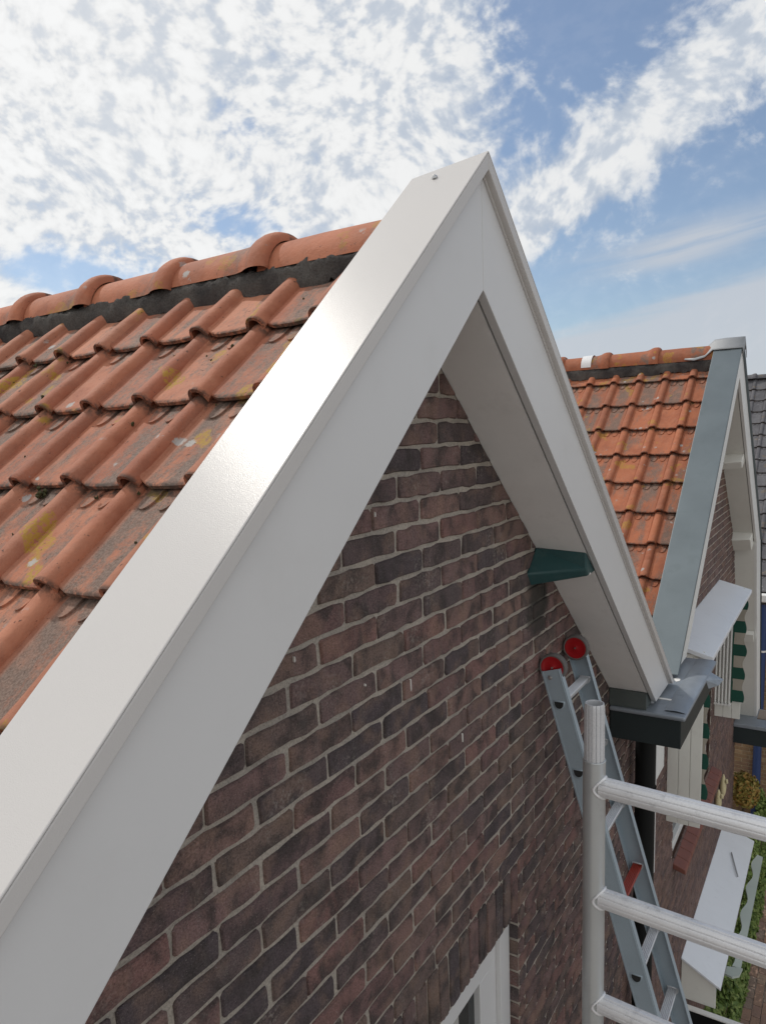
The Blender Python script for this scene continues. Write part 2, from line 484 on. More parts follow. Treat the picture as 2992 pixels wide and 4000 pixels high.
def mesh_obj(name, verts, faces, mat, parent=None, smooth=False, recalc=True, mats=None, mi=None):
    vs = [T(v) for v in verts]
    lo = Vector((min(v[i] for v in vs) for i in range(3)))
    hi = Vector((max(v[i] for v in vs) for i in range(3)))
    o0 = Vector(((lo.x + hi.x) / 2, (lo.y + hi.y) / 2, lo.z))
    me = bpy.data.meshes.new(name)
    me.from_pydata([v - o0 for v in vs], [], faces)
    if recalc:
        bm = bmesh.new()
        bm.from_mesh(me)
        bmesh.ops.recalc_face_normals(bm, faces=bm.faces)
        bm.to_mesh(me)
        bm.free()
    for m_ in (mats or [mat]):
        me.materials.append(MATS[m_])
    if mi:
        me.polygons.foreach_set('material_index', mi)
    if smooth:
        me.polygons.foreach_set('use_smooth', [True] * len(me.polygons))
    o = bpy.data.objects.new(name, me)
    C.objects.link(o)
    return attach(o, o0, parent)


class MB:
    def __init__(self):
        self.v, self.f = [], []

    def add(self, vs, fs):
        k = len(self.v)
        self.v += [tuple(x) for x in vs]
        self.f += [tuple(i + k for i in f) for f in fs]
        return self

    def box(self, x0, x1, y0, y1, z0, z1):
        vs = [(x, y, z) for x in (x0, x1) for y in (y0, y1) for z in (z0, z1)]
        return self.add(vs, [(0, 1, 3, 2), (4, 6, 7, 5), (0, 4, 5, 1), (2, 3, 7, 6), (0, 2, 6, 4), (1, 5, 7, 3)])

    def prism(self, poly, y0, y1, axis='y'):
        """extrude a polygon: axis y -> poly in (x,z); axis x -> poly in (y,z)"""
        n = len(poly)
        mk = (lambda a, b, t: (a, t, b)) if axis == 'y' else (lambda a, b, t: (t, a, b))
        vs = [mk(a, b, y0) for a, b in poly] + [mk(a, b, y1) for a, b in poly]
        fs = [tuple(range(n)), tuple(range(2 * n - 1, n - 1, -1))]
        fs += [(i, i + n, (i + 1) % n + n, (i + 1) % n) for i in range(n)]
        return self.add(vs, fs)

    def hexa(self, a, b):
        """two quads of matching corners -> closed hexahedron"""
        return self.add(list(a) + list(b), [(0, 1, 2, 3), (7, 6, 5, 4)] + [(i, i + 4, (i + 1) % 4 + 4, (i + 1) % 4) for i in range(4)])

    def tube(self, p0, p1, r, n=12, r1=None, flutes=0, depth=0.0, caps=True):
        p0, p1 = Vector(p0), Vector(p1)
        d = (p1 - p0).normalized()
        a = d.orthogonal().normalized()
        if abs(d.z) < 0.9:
            a = Vector((0, 0, 1)).cross(d).normalized()
        bb = d.cross(a)
        r1 = r if r1 is None else r1
        vs = []
        for p, rr in ((p0, r), (p1, r1)):
            for i in range(n):
                t_ = 2 * math.pi * i / n
                k = rr
                if flutes:
                    k = rr - depth * (0.5 + 0.5 * math.cos(t_ * flutes)) ** 6
                vs.append(p + k * (math.cos(t_) * a + math.sin(t_) * bb))
        fs = [(i, (i + 1) % n, (i + 1) % n + n, i + n) for i in range(n)]
        if caps:
            fs += [tuple(range(n - 1, -1, -1)), tuple(range(n, 2 * n))]
        return self.add(vs, fs)

    def path(self, pts, r, n=8):
        for a, b_ in zip(pts, pts[1:]):
            self.tube(a, b_, r, n)
        return self

    def lathe(self, centre, axis, prof, n=28):
        """closed profile list of (offset along axis, radius)"""
        c_ = Vector(centre)
        ax = Vector(axis).normalized()
        a = ax.orthogonal().normalized()
        bb = ax.cross(a)
        m_ = len(prof)
        vs = []
        for i in range(n):
            t_ = 2 * math.pi * i / n
            e = math.cos(t_) * a + math.sin(t_) * bb
            vs += [c_ + ax * o + e * r for o, r in prof]
        fs = []
        for i in range(n):
            j = (i + 1) % n
            fs += [(i * m_ + k, i * m_ + k + 1, j * m_ + k + 1, j * m_ + k) for k in range(m_ - 1)]
        return self.add(vs, fs)

    def build(self, name, mat, parent=None, smooth=False, **kw):
        return mesh_obj(name, self.v, self.f, mat, parent, smooth, **kw)


def bevel(o, width, seg=2, angle=35):
    m_ = o.modifiers.new('bevel', 'BEVEL')
    m_.width = width * S
    m_.segments = seg
    m_.limit_method = 'ANGLE'
    m_.angle_limit = math.radians(angle)
    return o


def smooth_by_angle(o, ang=40):
    me = o.data
    me.polygons.foreach_set('use_smooth', [True] * len(me.polygons))
    bm = bmesh.new()
    bm.from_mesh(me)
    for e in bm.edges:
        if len(e.link_faces) == 2 and e.calc_face_angle(0) > math.radians(ang):
            e.smooth = False
    bm.to_mesh(me)
    bm.free()
    return o


def px(p):
    """where a model point falls on the 2992 x 4000 frame (used only to choose which bricks become parts)"""
    q = Vector((p[0], p[1] + 0.9, p[2]))
    z_ = q.dot(fw)
    if z_ < 0.05:
        return None
    return PP_X + F_PX * q.dot(RT) / z_, PP_Y + F_PX * q.dot(DN) / z_, z_


# ------------------------------------------------------------------ shared dimensions (model units, wall face at y = 0, camera eye at z = 0)
A = math.radians(40.45)
M = math.tan(A)
CA, SA = math.cos(A), math.sin(A)
GZ = -H / S                     # ground level
X1, X2 = 1.5525, 6.06           # ridge lines of the two gables
COURSE, PITCH_B, JOINT = 0.063, 0.2215, 0.0105
Z0 = 0.0394                     # a bed joint


# ---- ground
o = MB().add([(-300, -300, GZ), (300, -300, GZ), (300, 300, GZ), (-300, 300, GZ)], [(0, 1, 2, 3)]).build('ground', 'ground_sand', recalc=False)
tag(o, kind='structure')


# ------------------------------------------------------------------ brickwork
def clip(poly, a, b_, c_):
    """keep a*x + b*z <= c"""
    out = []
    for (p, q) in zip(poly, poly[1:] + poly[:1]):
        fp, fq = a * p[0] + b_ * p[1] - c_, a * q[0] + b_ * q[1] - c_
        if fp <= 0: out.append(p)
        if (fp < 0) != (fq < 0) and fp != fq:
            k = fp / (fp - fq)
            out.append((p[0] + k * (q[0] - p[0]), p[1] + k * (q[1] - p[1])))
    return out


def brick_outline(L, Hh, rg, fine=True):
    """uneven hand-made brick outline centred on 0,0"""
    r = 0.0048
    j = lambda a: rg.uniform(-a, a)
    hw, hh = L / 2, Hh / 2
    pts = []
    for sx, sz in ((-1, -1), (1, -1), (1, 1), (-1, 1)):
        rr = r * rg.uniform(0.45, 2.0)
        cx, cz = sx * (hw - rr), sz * (hh - rr)
        a0 = {(-1, -1): 180, (1, -1): 270, (1, 1): 0, (-1, 1): 90}[(sx, sz)]
        for a in ((0, 45, 90) if fine else (0, 90)):
            t_ = math.radians(a0 + a)
            pts.append((cx + rr * math.cos(t_) + j(0.0018), cz + rr * math.sin(t_) + j(0.0018)))
        if fine:
            if sz == -1 and sx == -1:
                for f in (0.22, 0.42, 0.6, 0.8): pts.append((-hw + L * f + j(0.01), -hh + j(0.0034)))
            if sz == 1 and sx == 1:
                for f in (0.22, 0.42, 0.6, 0.8): pts.append((hw - L * f + j(0.01), hh + j(0.0034)))
    return pts


def brick_geo(poly, yf=-0.002, deep=0.011, inset=0.0028):
    n = len(poly)
    cx = sum(p[0] for p in poly) / n
    cz = sum(p[1] for p in poly) / n
    front, outer = [], []
    for x, z in poly:
        d = math.hypot(x - cx, z - cz) or 1
        k = max(0.2, 1 - inset * 1.6 / max(0.004, min(abs(x - cx) + 0.02, abs(z - cz) + 0.02)))
        front.append((cx + (x - cx) * (1 - inset / max(abs(x - cx), 0.02)), yf, cz + (z - cz) * (1 - inset / max(abs(z - cz), 0.012))))
        outer.append((x, yf + 0.0045, z))
    back = [(x, deep, z) for x, z in poly]
    vs = front + outer + back
    fs = [tuple(range(n))]
    for i in range(n):
        k = (i + 1) % n
        fs += [(i, i + n, k + n, k), (i + n, i + 2 * n, k + 2 * n, k + n)]
    return vs, fs


def local_mesh(name, vs, fs, mat):
    me = bpy.data.meshes.new(name)
    me.from_pydata([Vector(v) * S for v in vs], [], fs)
    bm = bmesh.new()
    bm.from_mesh(me)
    bmesh.ops.recalc_face_normals(bm, faces=bm.faces)
    # open at the back: make sure the first (front) face looks outwards (-Y)
    bm.faces.ensure_lookup_table()
    if bm.faces[0].normal.y > 0:
        bmesh.ops.reverse_faces(bm, faces=bm.faces)
    bm.to_mesh(me)
    bm.free()
    me.materials.append(MATS[mat])
    return me


BV = {}


def brick_variants(mat, L, Hh, key, n=10, fine=True):
    k = (mat, key)
    if k not in BV:
        rg = random.Random(hash(key) % 1000 + 5)
        BV[k] = [local_mesh('brick', *brick_geo(brick_outline(L, Hh, rg, fine)), mat) for _ in range(n)]
    return BV[k]


def place_piece(name, me, at, parent, rot=(0, 0, 0)):
    o = bpy.data.objects.new(name, me)
    C.objects.link(o)
    attach(o, T(at), parent)
    o.rotation_euler = rot
    return o


def lay_bricks(wall, x0, x1, zlo, zhi, clips, holes, mat, rg, budget, vis, shift=0.0):
    """running bond between x0 and x1; the bricks that show largest become parts, the rest one joined part"""
    items = []
    k = math.floor((zlo - Z0) / COURSE)
    while Z0 + k * COURSE < zhi:
        zb = Z0 + k * COURSE
        zc_ = zb + COURSE / 2
        off = (PITCH_B / 2 if k % 2 else 0) + shift + rg.uniform(-0.012, 0.012)
        spans = [(x0, x1)]
        for hx0, hx1, hz0, hz1 in holes:
            if hz0 < zc_ < hz1:
                spans = [s for a, c_ in spans for s in ((a, min(c_, hx0)), (max(a, hx1), c_)) if s[1] - s[0] > 0.03]
        for a, c_ in spans:
            x = math.floor((a - off) / PITCH_B) * PITCH_B + off
            while x < c_ - 0.02:
                nx = x + PITCH_B
                xa, xb = max(x, a), min(nx, c_)
                if xb - xa > 0.035:
                    jit = rg.uniform(-0.004, 0.004)
                    items.append((xa + (jit if xa > a else 0), xb + (jit if xb < c_ else 0), zb, zb + COURSE, xa > a and xb < c_))
                x = nx
        k += 1
    keep = []
    for (xa, xb, za, zb, full) in items:
        pts = [(xa, za), (xb, za), (xb, zb), (xa, zb)]
        inside = all(a * p[0] + b_ * p[1] <= c_ for a, b_, c_ in clips for p in pts)
        outside = any(all(a * p[0] + b_ * p[1] > c_ - 0.004 for p in pts) for a, b_, c_ in clips)
        if outside: continue
        q = px(((xa + xb) / 2, 0, (za + zb) / 2))
        score = 0
        if q and vis(q[0], q[1]):
            e1, e2 = px((xa, 0, za)), px((xb, 0, za))
            if e1 and e2:
                score = abs(e2[0] - e1[0]) * F_PX * COURSE / q[2]
        keep.append((score, xa, xb, za, zb, full and inside, inside))
    keep.sort(key=lambda t_: -t_[0])
    stuff = MB()
    nparts = 0
    for i, (score, xa, xb, za, zb, full, inside) in enumerate(keep):
        cx, cz = (xa + xb) / 2, (za + zb) / 2
        L = xb - xa - JOINT * rg.uniform(0.8, 1.25)
        Hh = COURSE - JOINT * rg.uniform(0.85, 1.15)
        is_part = i < budget and score > 60
        if is_part and full:
            me = rg.choice(brick_variants(mat, PITCH_B - JOINT, COURSE - JOINT, 'std', 24))
            place_piece('brick', me, (cx, rg.uniform(-0.0018, 0.0015), cz), wall, (rg.uniform(-.012, .012), rg.uniform(-.007, .007), rg.uniform(-.006, .006)))
            nparts += 1
            continue
        pl = [(x + cx, z + cz) for x, z in brick_outline(L, Hh, rg, fine=is_part)]
        if not inside:
            for a, b_, c_ in clips:
                pl = clip(pl, a, b_, c_ - 0.004)
                if len(pl) < 3: break
        if len(pl) < 3: continue
        vs, fs = brick_geo(pl, yf=rg.uniform(-0.004, -0.0005))
        if is_part:
            o_ = mesh_obj('brick', vs, fs, mat, wall, recalc=False)
            fix_front(o_.data)
            nparts += 1
        else:
            stuff.add(vs, fs)
    if stuff.v:
        o_ = stuff.build('brick_courses', mat, wall, recalc=False)
        tag(o_, kind='stuff')
    return nparts


def fix_front(me):
    if me.polygons[0].normal.y > 0:
        me.flip_normals()


def mortar_sheet(name, mat, x0, x1, z0, z1, clips, holes, parent, step=0.02, y=0.0035):
    """slightly uneven bed of pointing behind the bricks"""
    nx, nz = max(1, int((x1 - x0) / step)), max(1, int((z1 - z0) / step))
    vs, fs = [], []
    bm = bmesh.new()
    grid = {}
    for i in range(nx + 1):
        for k in range(nz + 1):
            x, z = x0 + (x1 - x0) * i / nx, z0 + (z1 - z0) * k / nz
            grid[i, k] = bm.verts.new((x, y + 0.0022 * noise.noise((x * 23, z * 23, 1.3)), z))
    for i in range(nx):
        for k in range(nz):
            x, z = x0 + (x1 - x0) * (i + .5) / nx, z0 + (z1 - z0) * (k + .5) / nz
            if any(hx0 < x < hx1 and hz0 < z < hz1 for hx0, hx1, hz0, hz1 in holes): continue
            bm.faces.new((grid[i, k], grid[i + 1, k], grid[i + 1, k + 1], grid[i, k + 1]))
    for a, b_, c_ in clips:
        bmesh.ops.bisect_plane(bm, geom=bm.verts[:] + bm.edges[:] + bm.faces[:], plane_co=(a * c_ / (a * a + b_ * b_), 0, b_ * c_ / (a * a + b_ * b_)), plane_no=(a, 0, b_), clear_outer=True)
    bmesh.ops.delete(bm, geom=[v for v in bm.verts if not v.link_faces], context='VERTS')
    bm.verts.index_update()
    vs = [tuple(v.co) for v in bm.verts]
    fs = [tuple(v.index for v in f.verts) for f in bm.faces]
    bm.free()
    return mesh_obj(name, vs, fs, mat, parent, recalc=False)


# ------------------------------------------------------------------ roof tiles
def tile_geo(rg, lobes=True):
    L, G = 0.335, 0.254
    wob = rg.uniform(-0.003, 0.003)
    RW, RH, LIFT = 0.0262, 0.0290, 0.0215
    prof = [-0.168, -0.159, -0.155, -0.148, -0.130, -0.110, -0.088, -0.066, -0.048, -0.036, -0.0285]
    prof += [RW * q for q in (-1.0, -0.985, -0.93, -0.8, -0.6, -0.33, 0.0, 0.33, 0.6, 0.8, 0.93, 0.985, 1.0)]
    xs = [-L, -0.268, -0.2, -0.12, -0.05, -0.018, -0.004, 0.0]
    vo, vi = [], []
    for x in xs:
        k = 1.05 + 0.07 * x / G
        lift = LIFT * (1 + x / G)
        nose = 0.0022 if x > -0.002 else 0.0          # softly rounded lower edge
        for j_, v in enumerate(prof):
            if j_ < 11:
                h = 0.003 + 0.0022 * ((v + 0.092) / 0.055) ** 2
                if v < -0.155: h += 0.006
                xi = x
                if x > -0.06 and v < -0.128:       # rounded lower corner
                    xi = x - 0.022 * (x + 0.06) / 0.06 * ((-0.128 - v) / 0.04) ** 1.6
                vo.append((xi, v, h + lift - nose))
                vi.append((xi, v, h - 0.0105 + lift))
            else:
                tq = v / RW
                h = RH * k * max(0.0, 1 - abs(tq) ** 2.5) ** 0.5
                bulge = 0.0012 * math.sin(x * 40 + wob * 900)
                vo.append((x + wob * v * 8, v * k, max(0.0015, h + bulge) + lift - nose * (0.5 + 0.5 * abs(tq))))
                vi.append((x + wob * v * 8, v * k * 0.74, max(-0.008, h - 0.009) + lift))
    n, m_ = len(prof), len(xs)
    vs = vo + vi
    N = n * m_
    fs = []
    for r in range(m_ - 1):
        for c_ in range(n - 1):
            a = r * n + c_
            fs.append((a, a + n, a + n + 1, a + 1))
            fs.append((N + a, N + a + 1, N + a + n + 1, N + a + n))
    e = (m_ - 1) * n
    for c_ in range(n - 1):
        fs.append((e + c_, N + e + c_, N + e + c_ + 1, e + c_ + 1))
    for r in range(m_ - 1):
        a = r * n
        fs.append((a, N + a, N + a + n, a + n))
        fs.append((a + n - 1, a + 2 * n - 1, N + a + 2 * n - 1, N + a + n - 1))
    if lobes:
        for vc, hw, ln in ((-0.118, 0.021, 0.034), (-0.064, 0.020, 0.036)):
            base = len(vs)
            ring = [(-0.275, -hw), (-0.245, -hw)] + [(-0.245 + ln * math.sin(math.pi * i / 8) + 0.004, -hw * math.cos(math.pi * i / 8)) for i in range(1, 8)] + [(-0.245, hw), (-0.275, hw)]
            k = len(ring)
            for x, v in ring: vs.append((x, vc + v * 0.9, 0.0078 + LIFT * (1 + x / G)))
            for x, v in ring: vs.append((x, vc + v, -0.003 + LIFT * (1 + x / G)))
            fs.append(tuple(base + i for i in range(k)))
            fs += [(base + i, base + k + i, base + k + (i + 1) % k, base + (i + 1) % k) for i in range(k)]
    return vs, fs


def tile_meshes(mat, n=5, seed=3):
    out = []
    rg = random.Random(seed)
    for _ in range(n):
        vs, fs = tile_geo(rg)
        me = bpy.data.meshes.new('tile')
        me.from_pydata([Vector(v) * S for v in vs], [], fs)
        me.materials.append(MATS[mat])
        bm = bmesh.new()
        bm.from_mesh(me)
        bmesh.ops.recalc_face_normals(bm, faces=bm.faces)
        for f in bm.faces: f.smooth = True
        for e in bm.edges:
            if len(e.link_faces) == 2 and e.calc_face_angle(0) > math.radians(33): e.smooth = False
        bm.to_mesh(me)
        bm.free()
        out.append(me)
    return out


def slope_matrix(side=-1):
    """columns: down the slope, across, roof normal"""
    es = Vector((side * CA, 0, -SA))
    n_ = Vector((side * SA, 0, CA))
    ev = n_.cross(es)
    return Matrix((es, ev, n_)).transposed()


def tile_roof(roof, mat, x0, zap, y_first, ncol, s_first, nrow, rg, width=0.181, gauge=0.254, seed=3, scale=1.0):
    ms = tile_meshes(mat, seed=seed)
    base = slope_matrix(-1)
    for r in range(nrow):
        for c_ in range(ncol):
            s = s_first + r * gauge + rg.uniform(-0.004, 0.004)
            y = y_first + c_ * width + rg.uniform(-0.003, 0.003)
            o = bpy.data.objects.new('roof_tile', rg.choice(ms))
            C.objects.link(o)
            attach(o, T((x0 - s * CA, y, zap - s * SA)), roof)
            o.rotation_euler = (base @ Matrix.Rotation(rg.uniform(-.010, .010), 3, 'Z') @ Matrix.Rotation(rg.uniform(-.006, .006), 3, 'Y')).to_euler()
            o.scale = (scale * (0.62 if s_first < 0.25 and r == 0 else 1.0), scale, 1.0)


def ridge_tiles(roof, mat, x0, zc_, y_list, length, rg, rad=0.103, first_plain=True, arc=79):
    prof = [(-0.018, 0.0), (-0.018, 0.115), (-0.010, 0.1225), (0.004, 0.1265), (0.022, 0.1265), (0.040, 0.122), (0.060, 0.112), (0.085, 0.1055), (0.12, 0.1035)]
    nn = 18
    for y in y_list:
        full = prof + [(length + 0.02, 0.099)]
        if first_plain and y == y_list[0]:
            full = [(0, 0)] + [(o_, 0.1035) for o_ in (-0.05, 0.0, 0.1, 0.2)] + [(length + 0.02, 0.1)]
        vs, fs = [], []
        for o_, r in full[1:]:
            r = r / 0.1035 * rad
            for i in range(nn + 1):
                t_ = math.radians(-arc + 2 * arc * i / nn)
                vs.append((r * math.sin(t_), o_, r * math.cos(t_)))
        m_ = len(full) - 1
        inner = len(vs)
        for o_, r in full[1:]:
            r = (r - 0.013) / 0.1035 * rad
            for i in range(nn + 1):
                t_ = math.radians(-arc + 2 * arc * i / nn)
                vs.append((r * math.sin(t_), o_, r * math.cos(t_)))
        for k in range(m_ - 1):
            for i in range(nn):
                a = k * (nn + 1) + i
                fs.append((a, a + 1, a + nn + 2, a + nn + 1))
        for i in range(nn):
            fs.append((i, inner + i, inner + i + 1, i + 1))
        dz_ = rg.uniform(-0.003, 0.004)
        vs = [(x0 + a, y + b_, zc_ + c_ + dz_ + 0.008 * b_) for a, b_, c_ in vs]
        o = mesh_obj('ridge_tile', vs, fs, mat, roof)
        smooth_by_angle(o, 50)


def ridge_mortar(roof, x0, zr, zap, y0, y1, side, rg, seed=0, s_low=0.17):
    """lumpy mortar bedding between the ridge tiles and the top course"""
    vs, fs = [], []
    ny, nr = int((y1 - y0) / 0.012), 6
    for i in range(ny + 1):
        y = y0 + (y1 - y0) * i / ny
        low = s_low + 0.012 + 0.026 * noise.noise((y * 11, seed, 0)) + 0.02 * noise.noise((y * 37, seed, 4))
        for k in range(nr + 1):
            f = k / nr
            dx_ = 0.094 + (max(low * CA, 0.1) - 0.094) * f
            z = (zr + 0.004) * (1 - f) + (zap - low * SA) * f
            bump = 0.012 * math.sin(math.pi * f) + 0.011 * noise.noise((y * 26, f * 4, seed)) + 0.008 * noise.noise((y * 75, f * 9, seed))
            vs.append((x0 + side * (dx_ + bump * 0.7), y, z + bump * 0.7 + 0.004))
    for i in range(ny):
        for k in range(nr):
            a = i * (nr + 1) + k
            fs.append((a, a + 1, a + nr + 2, a + nr + 1))
    o = mesh_obj('ridge_mortar', vs, fs, 'ridge_mortar', roof, smooth=True)
    return o


def moss_clumps(roof, spots, seed):
    rg = random.Random(seed)
    mb = MB()
    for x, y, z, r in spots:
        for _ in range(14):
            d = Vector((rg.gauss(0, 1), rg.gauss(0, 1), rg.gauss(0, 1))).normalized() * r * rg.uniform(0.1, 0.8)
            rr = r * rg.uniform(0.25, 0.5)
            c_ = Vector((x, y, z)) + d * 0.9
            vs = [c_ + Vector(v) * rr * rg.uniform(0.7, 1.3) for v in ((1, 0, 0), (-1, 0, 0), (0, 1, 0), (0, -1, 0), (0, 0, 1), (0, 0, -1))]
            mb.add(vs, [(0, 2, 4), (2, 1, 4), (1, 3, 4), (3, 0, 4), (2, 0, 5), (1, 2, 5), (3, 1, 5), (0, 3, 5)])
    o = mb.build('moss', 'moss', roof)
    tag(o, kind='stuff')


# ------------------------------------------------------------------ gable trim (bargeboards, capping, soffit)
def slope_strip(x0, zhi, zlo, side, zend, y0, y1):
    """board between two parallel rakes (apex heights zhi > zlo), mitred at the apex and cut level at zend"""
    return [(x0, zlo), (x0, zhi), (x0 + side * (zhi - zend) / M, zend), (x0 + side * (zlo - zend) / M, zend)]


def gable_trim(house, x0, dz_, zend, cap_mat, board_mat, soffit_mat, zend_r=None, lip=True, yb=-0.045, cap_cut=True):
    ztop, zlow, zs = 0.600 + dz_, 0.315 + dz_, 0.3155 + dz_
    for side in (-1, 1):
        ze = zend if side < 0 or zend_r is None else zend_r
        poly = slope_strip(x0, ztop - 0.006, zlow, side, ze, 0, 0)
        poly = [(x + (side * 0.0006 if abs(x - x0) < 1e-6 else 0), z) for x, z in poly]
        o = MB().prism(poly, -0.198, -0.1765).build('bargeboard', board_mat, house)
        bevel(o, 0.0016, 2)
        # soffit lining, a shadow gap behind the bargeboard
        poly = slope_strip(x0, zs + 0.024, zs + 0.001, side, ze + 0.062 if side > 0 else ze + 0.0, 0, 0)
        MB().prism(poly, -0.1715, 0.0015).build('soffit', soffit_mat, house)
        poly = slope_strip(x0, ztop - 0.02, zs + 0.0255, side, ze + 0.02, 0, 0)
        MB().prism(poly, -0.1745, -0.150).build('verge_board', 'timber_dark', house)
        # folded capping: top plate, front lip
        xe, dzp = side * (ztop - ze) / M, 0.004
        back = 0.036 if cap_cut else 0.0
        a = [(x0, -0.216, ztop), (x0 + xe, -0.216, ze), (x0 + xe, yb, ze), (x0 + side * back, yb, ztop - back * M)]
        th = 0.0045
        b_ = [(x, y, z - th) for x, y, z in a]
        mb = MB().hexa(a, b_)
        o = mb.build('capping', cap_mat, house)
        bevel(o, 0.0018, 2)
        if lip:
            poly = slope_strip(x0, ztop - th - 0.0006, ztop - 0.0385, side, ze - 0.001, 0, 0)
            o = MB().prism(poly, -0.2158, -0.1985).build('capping_lip', cap_mat, house)
            bevel(o, 0.002, 2)
            # thin groove strip under the lip
            poly = slope_strip(x0, ztop - 0.0388, ztop - 0.048, side, ze - 0.0005, 0, 0)
            MB().prism(poly, -0.2025, -0.1984).build('trim_strip', cap_mat, house)
        # rear hem of the plate
        poly = slope_strip(x0, ztop - th - 0.001 - back * M * 0, ztop - 0.075, side, ze + 0.03, 0, 0)
        poly = [(x + (side * back if abs(x - x0) < 1e-6 else 0), z - (back * M if abs(x - x0) < 1e-6 else 0)) for x, z in poly]
        MB().prism(poly, yb - 0.004, yb - 0.0005).build('capping_hem', cap_mat, house)


# ================================================================== house 1: the near gable
GUT = -1.275
h1 = thing('brick_house', (X1, 0, GZ), 'near brown brick house with fresh white gable bargeboards and a weathered clay tile roof', 'house')
clips1 = [(M, 1, 0.3155 + M * X1), (-M, 1, 0.3155 - M * X1)]
WIN = (0.87, 2.189, -2.95, Z0 - 27 * COURSE)          # opening: x0,x1,z0,z1
SOLD = (0.87 - 0.0, 2.189, WIN[3], Z0 - 24 * COURSE)
holes1 = [(WIN[0], WIN[1], WIN[2], SOLD[3])]
rg = random.Random(11)
XB = 3.66                                              # party line with the next house
wall1 = mortar_sheet('gable_wall', 'mortar', -0.55, XB, GZ, 0.32, clips1, [(WIN[0], WIN[1], WIN[2], WIN[3] + 0.001)], h1)


def vis1(x, y):
    if not (0 < x < 2560 and 1400 < y < 4060): return False
    return x > 1892 + (y - 1135) * (346 - 1892) / (4000 - 1135) - 25


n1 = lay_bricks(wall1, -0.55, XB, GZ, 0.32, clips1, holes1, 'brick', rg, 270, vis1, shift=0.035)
# dried white paint specks and dribbles on the brick face
rgs = random.Random(3)
for x_, z_, h_ in ((1.06, -0.42, 0.013), (1.50, -0.61, 0.03), (1.78, -0.86, 0.028), (1.37, -0.17, 0.010), (1.30, -0.55, 0.006)):
    pts = [(x_ + 0.0016 * math.cos(k_ * .785) * rgs.uniform(.5, 1.1), z_ + 0.6 * h_ * math.sin(k_ * .785) * rgs.uniform(.6, 1.1)) for k_ in range(8)]
    MB().add([(a_, -0.0062, c_) for a_, c_ in pts] + [(a_, -0.001, c_) for a_, c_ in pts], [tuple(range(8))] + [(i, (i + 1) % 8, (i + 1) % 8 + 8, i + 8) for i in range(8)]).build('paint_speck', 'paint_splash', wall1)
# soldier course over the window and the brick reveal of its right jamb
ms = brick_variants('brick', 0.0652 - 0.009, 3 * COURSE - 0.008, 'soldier', 6)
k = 0
x = WIN[1] - 0.0652 / 2 - 0.001
while x > WIN[0]:
    place_piece('lintel_brick', rg.choice(ms), (x + rg.uniform(-.001, .001), rg.uniform(-.0035, 0), (SOLD[2] + SOLD[3]) / 2 + rg.uniform(-.003, .003)), wall1, (rg.uniform(-.01, .01), rg.uniform(-.012, .012), 0))
    x -= 0.0652
z = WIN[3]
while z > WIN[2]:
    zb = z - COURSE
    mb = MB().box(WIN[1] + 0.0005 + rg.uniform(0, .002), WIN[1] + 0.02, 0.004, 0.04, zb + 0.005, z - 0.005)
    bevel(mb.build('jamb_brick', 'brick', wall1), 0.003)
    z = zb
MB().box(WIN[1] + 0.006, WIN[1] + 0.022, 0.003, 0.04, WIN[2], WIN[3] - 0.001).build('jamb_mortar', 'mortar', wall1)
MB().box(WIN[0] - 0.02, WIN[1] + 0.02, 0.005, 0.045, WIN[3] + 0.002, WIN[3] + 0.03).build('lintel_soffit', 'mortar', wall1)

win = MB().box(WIN[0], WIN[1] - 0.001, 0.034, 0.10, WIN[3] - 0.058, WIN[3] + 0.0015).box(WIN[1] - 0.081, WIN[1] - 0.0015, 0.0345, 0.0995, WIN[2] + .06, WIN[3] - 0.058)
win.box(WIN[0] + 0.0005, WIN[0] + 0.08, 0.0345, 0.0995, WIN[2] + .06, WIN[3] - 0.058).box(WIN[0], WIN[1] - 0.001, 0.034, 0.1, WIN[2], WIN[2] + 0.06)
win = bevel(win.build('window', 'white_board', h1), 0.002)
sx0, sx1, sz0, sz1 = WIN[0] + 0.081, WIN[1] - 0.082, WIN[2] + 0.061, WIN[3] - 0.059
o = MB().box(sx0, sx1, 0.052, 0.093, sz1 - 0.10, sz1).box(sx1 - 0.13, sx1, 0.0525, 0.0925, sz0, sz1 - 0.10).box(sx0, sx0 + .13, 0.0525, 0.0925, sz0, sz1 - 0.10).build('sash', 'white_board', win)
bevel(o, 0.003)
MB().box(sx0 + .10, sx1 - .10, 0.076, 0.08, sz0, sz1 - .06).build('pane', 'glass_dark', win)
MB().box(sx0 + .10, sx1 - 0.255, 0.0715, 0.0745, sz0, sz1 - .06).build('curtain', 'curtain', win)

# roof, left slope with individual tiles
ZAP1 = 0.436
MB().prism([(X1, ZAP1 - 0.03), (X1 - 2.05, ZAP1 - 0.03 - 2.05 * M), (X1 - 2.05, ZAP1 - 0.09 - 2.05 * M), (X1, ZAP1 - 0.09)], -0.05, 4.3).build('roof_underlay', 'timber_dark', h1)
roof1 = MB().prism([(X1, ZAP1), (X1 + 2.0, ZAP1 - 2.0 * M), (X1 + 2.0, ZAP1 - 0.09 - 2.0 * M), (X1, ZAP1 - 0.09)], -0.044, 4.3).build('roof', 'clay_tile', h1)
tile_roof(roof1, 'clay_tile', X1, ZAP1, 0.08 - 0.181, 25, 0.298, 9, random.Random(4))
ridge_tiles(roof1, 'clay_ridge', X1, 0.403, [0.352 + 0.347 * i for i in range(-1, 11)], 0.347, random.Random(8))
ridge_mortar(roof1, X1, 0.421, ZAP1, -0.04, 4.2, -1, rg, 1, s_low=0.108)
ridge_mortar(roof1, X1, 0.421, ZAP1, -0.04, 4.2, 1, rg, 2, s_low=0.108)
rgm = random.Random(21)
spots = []
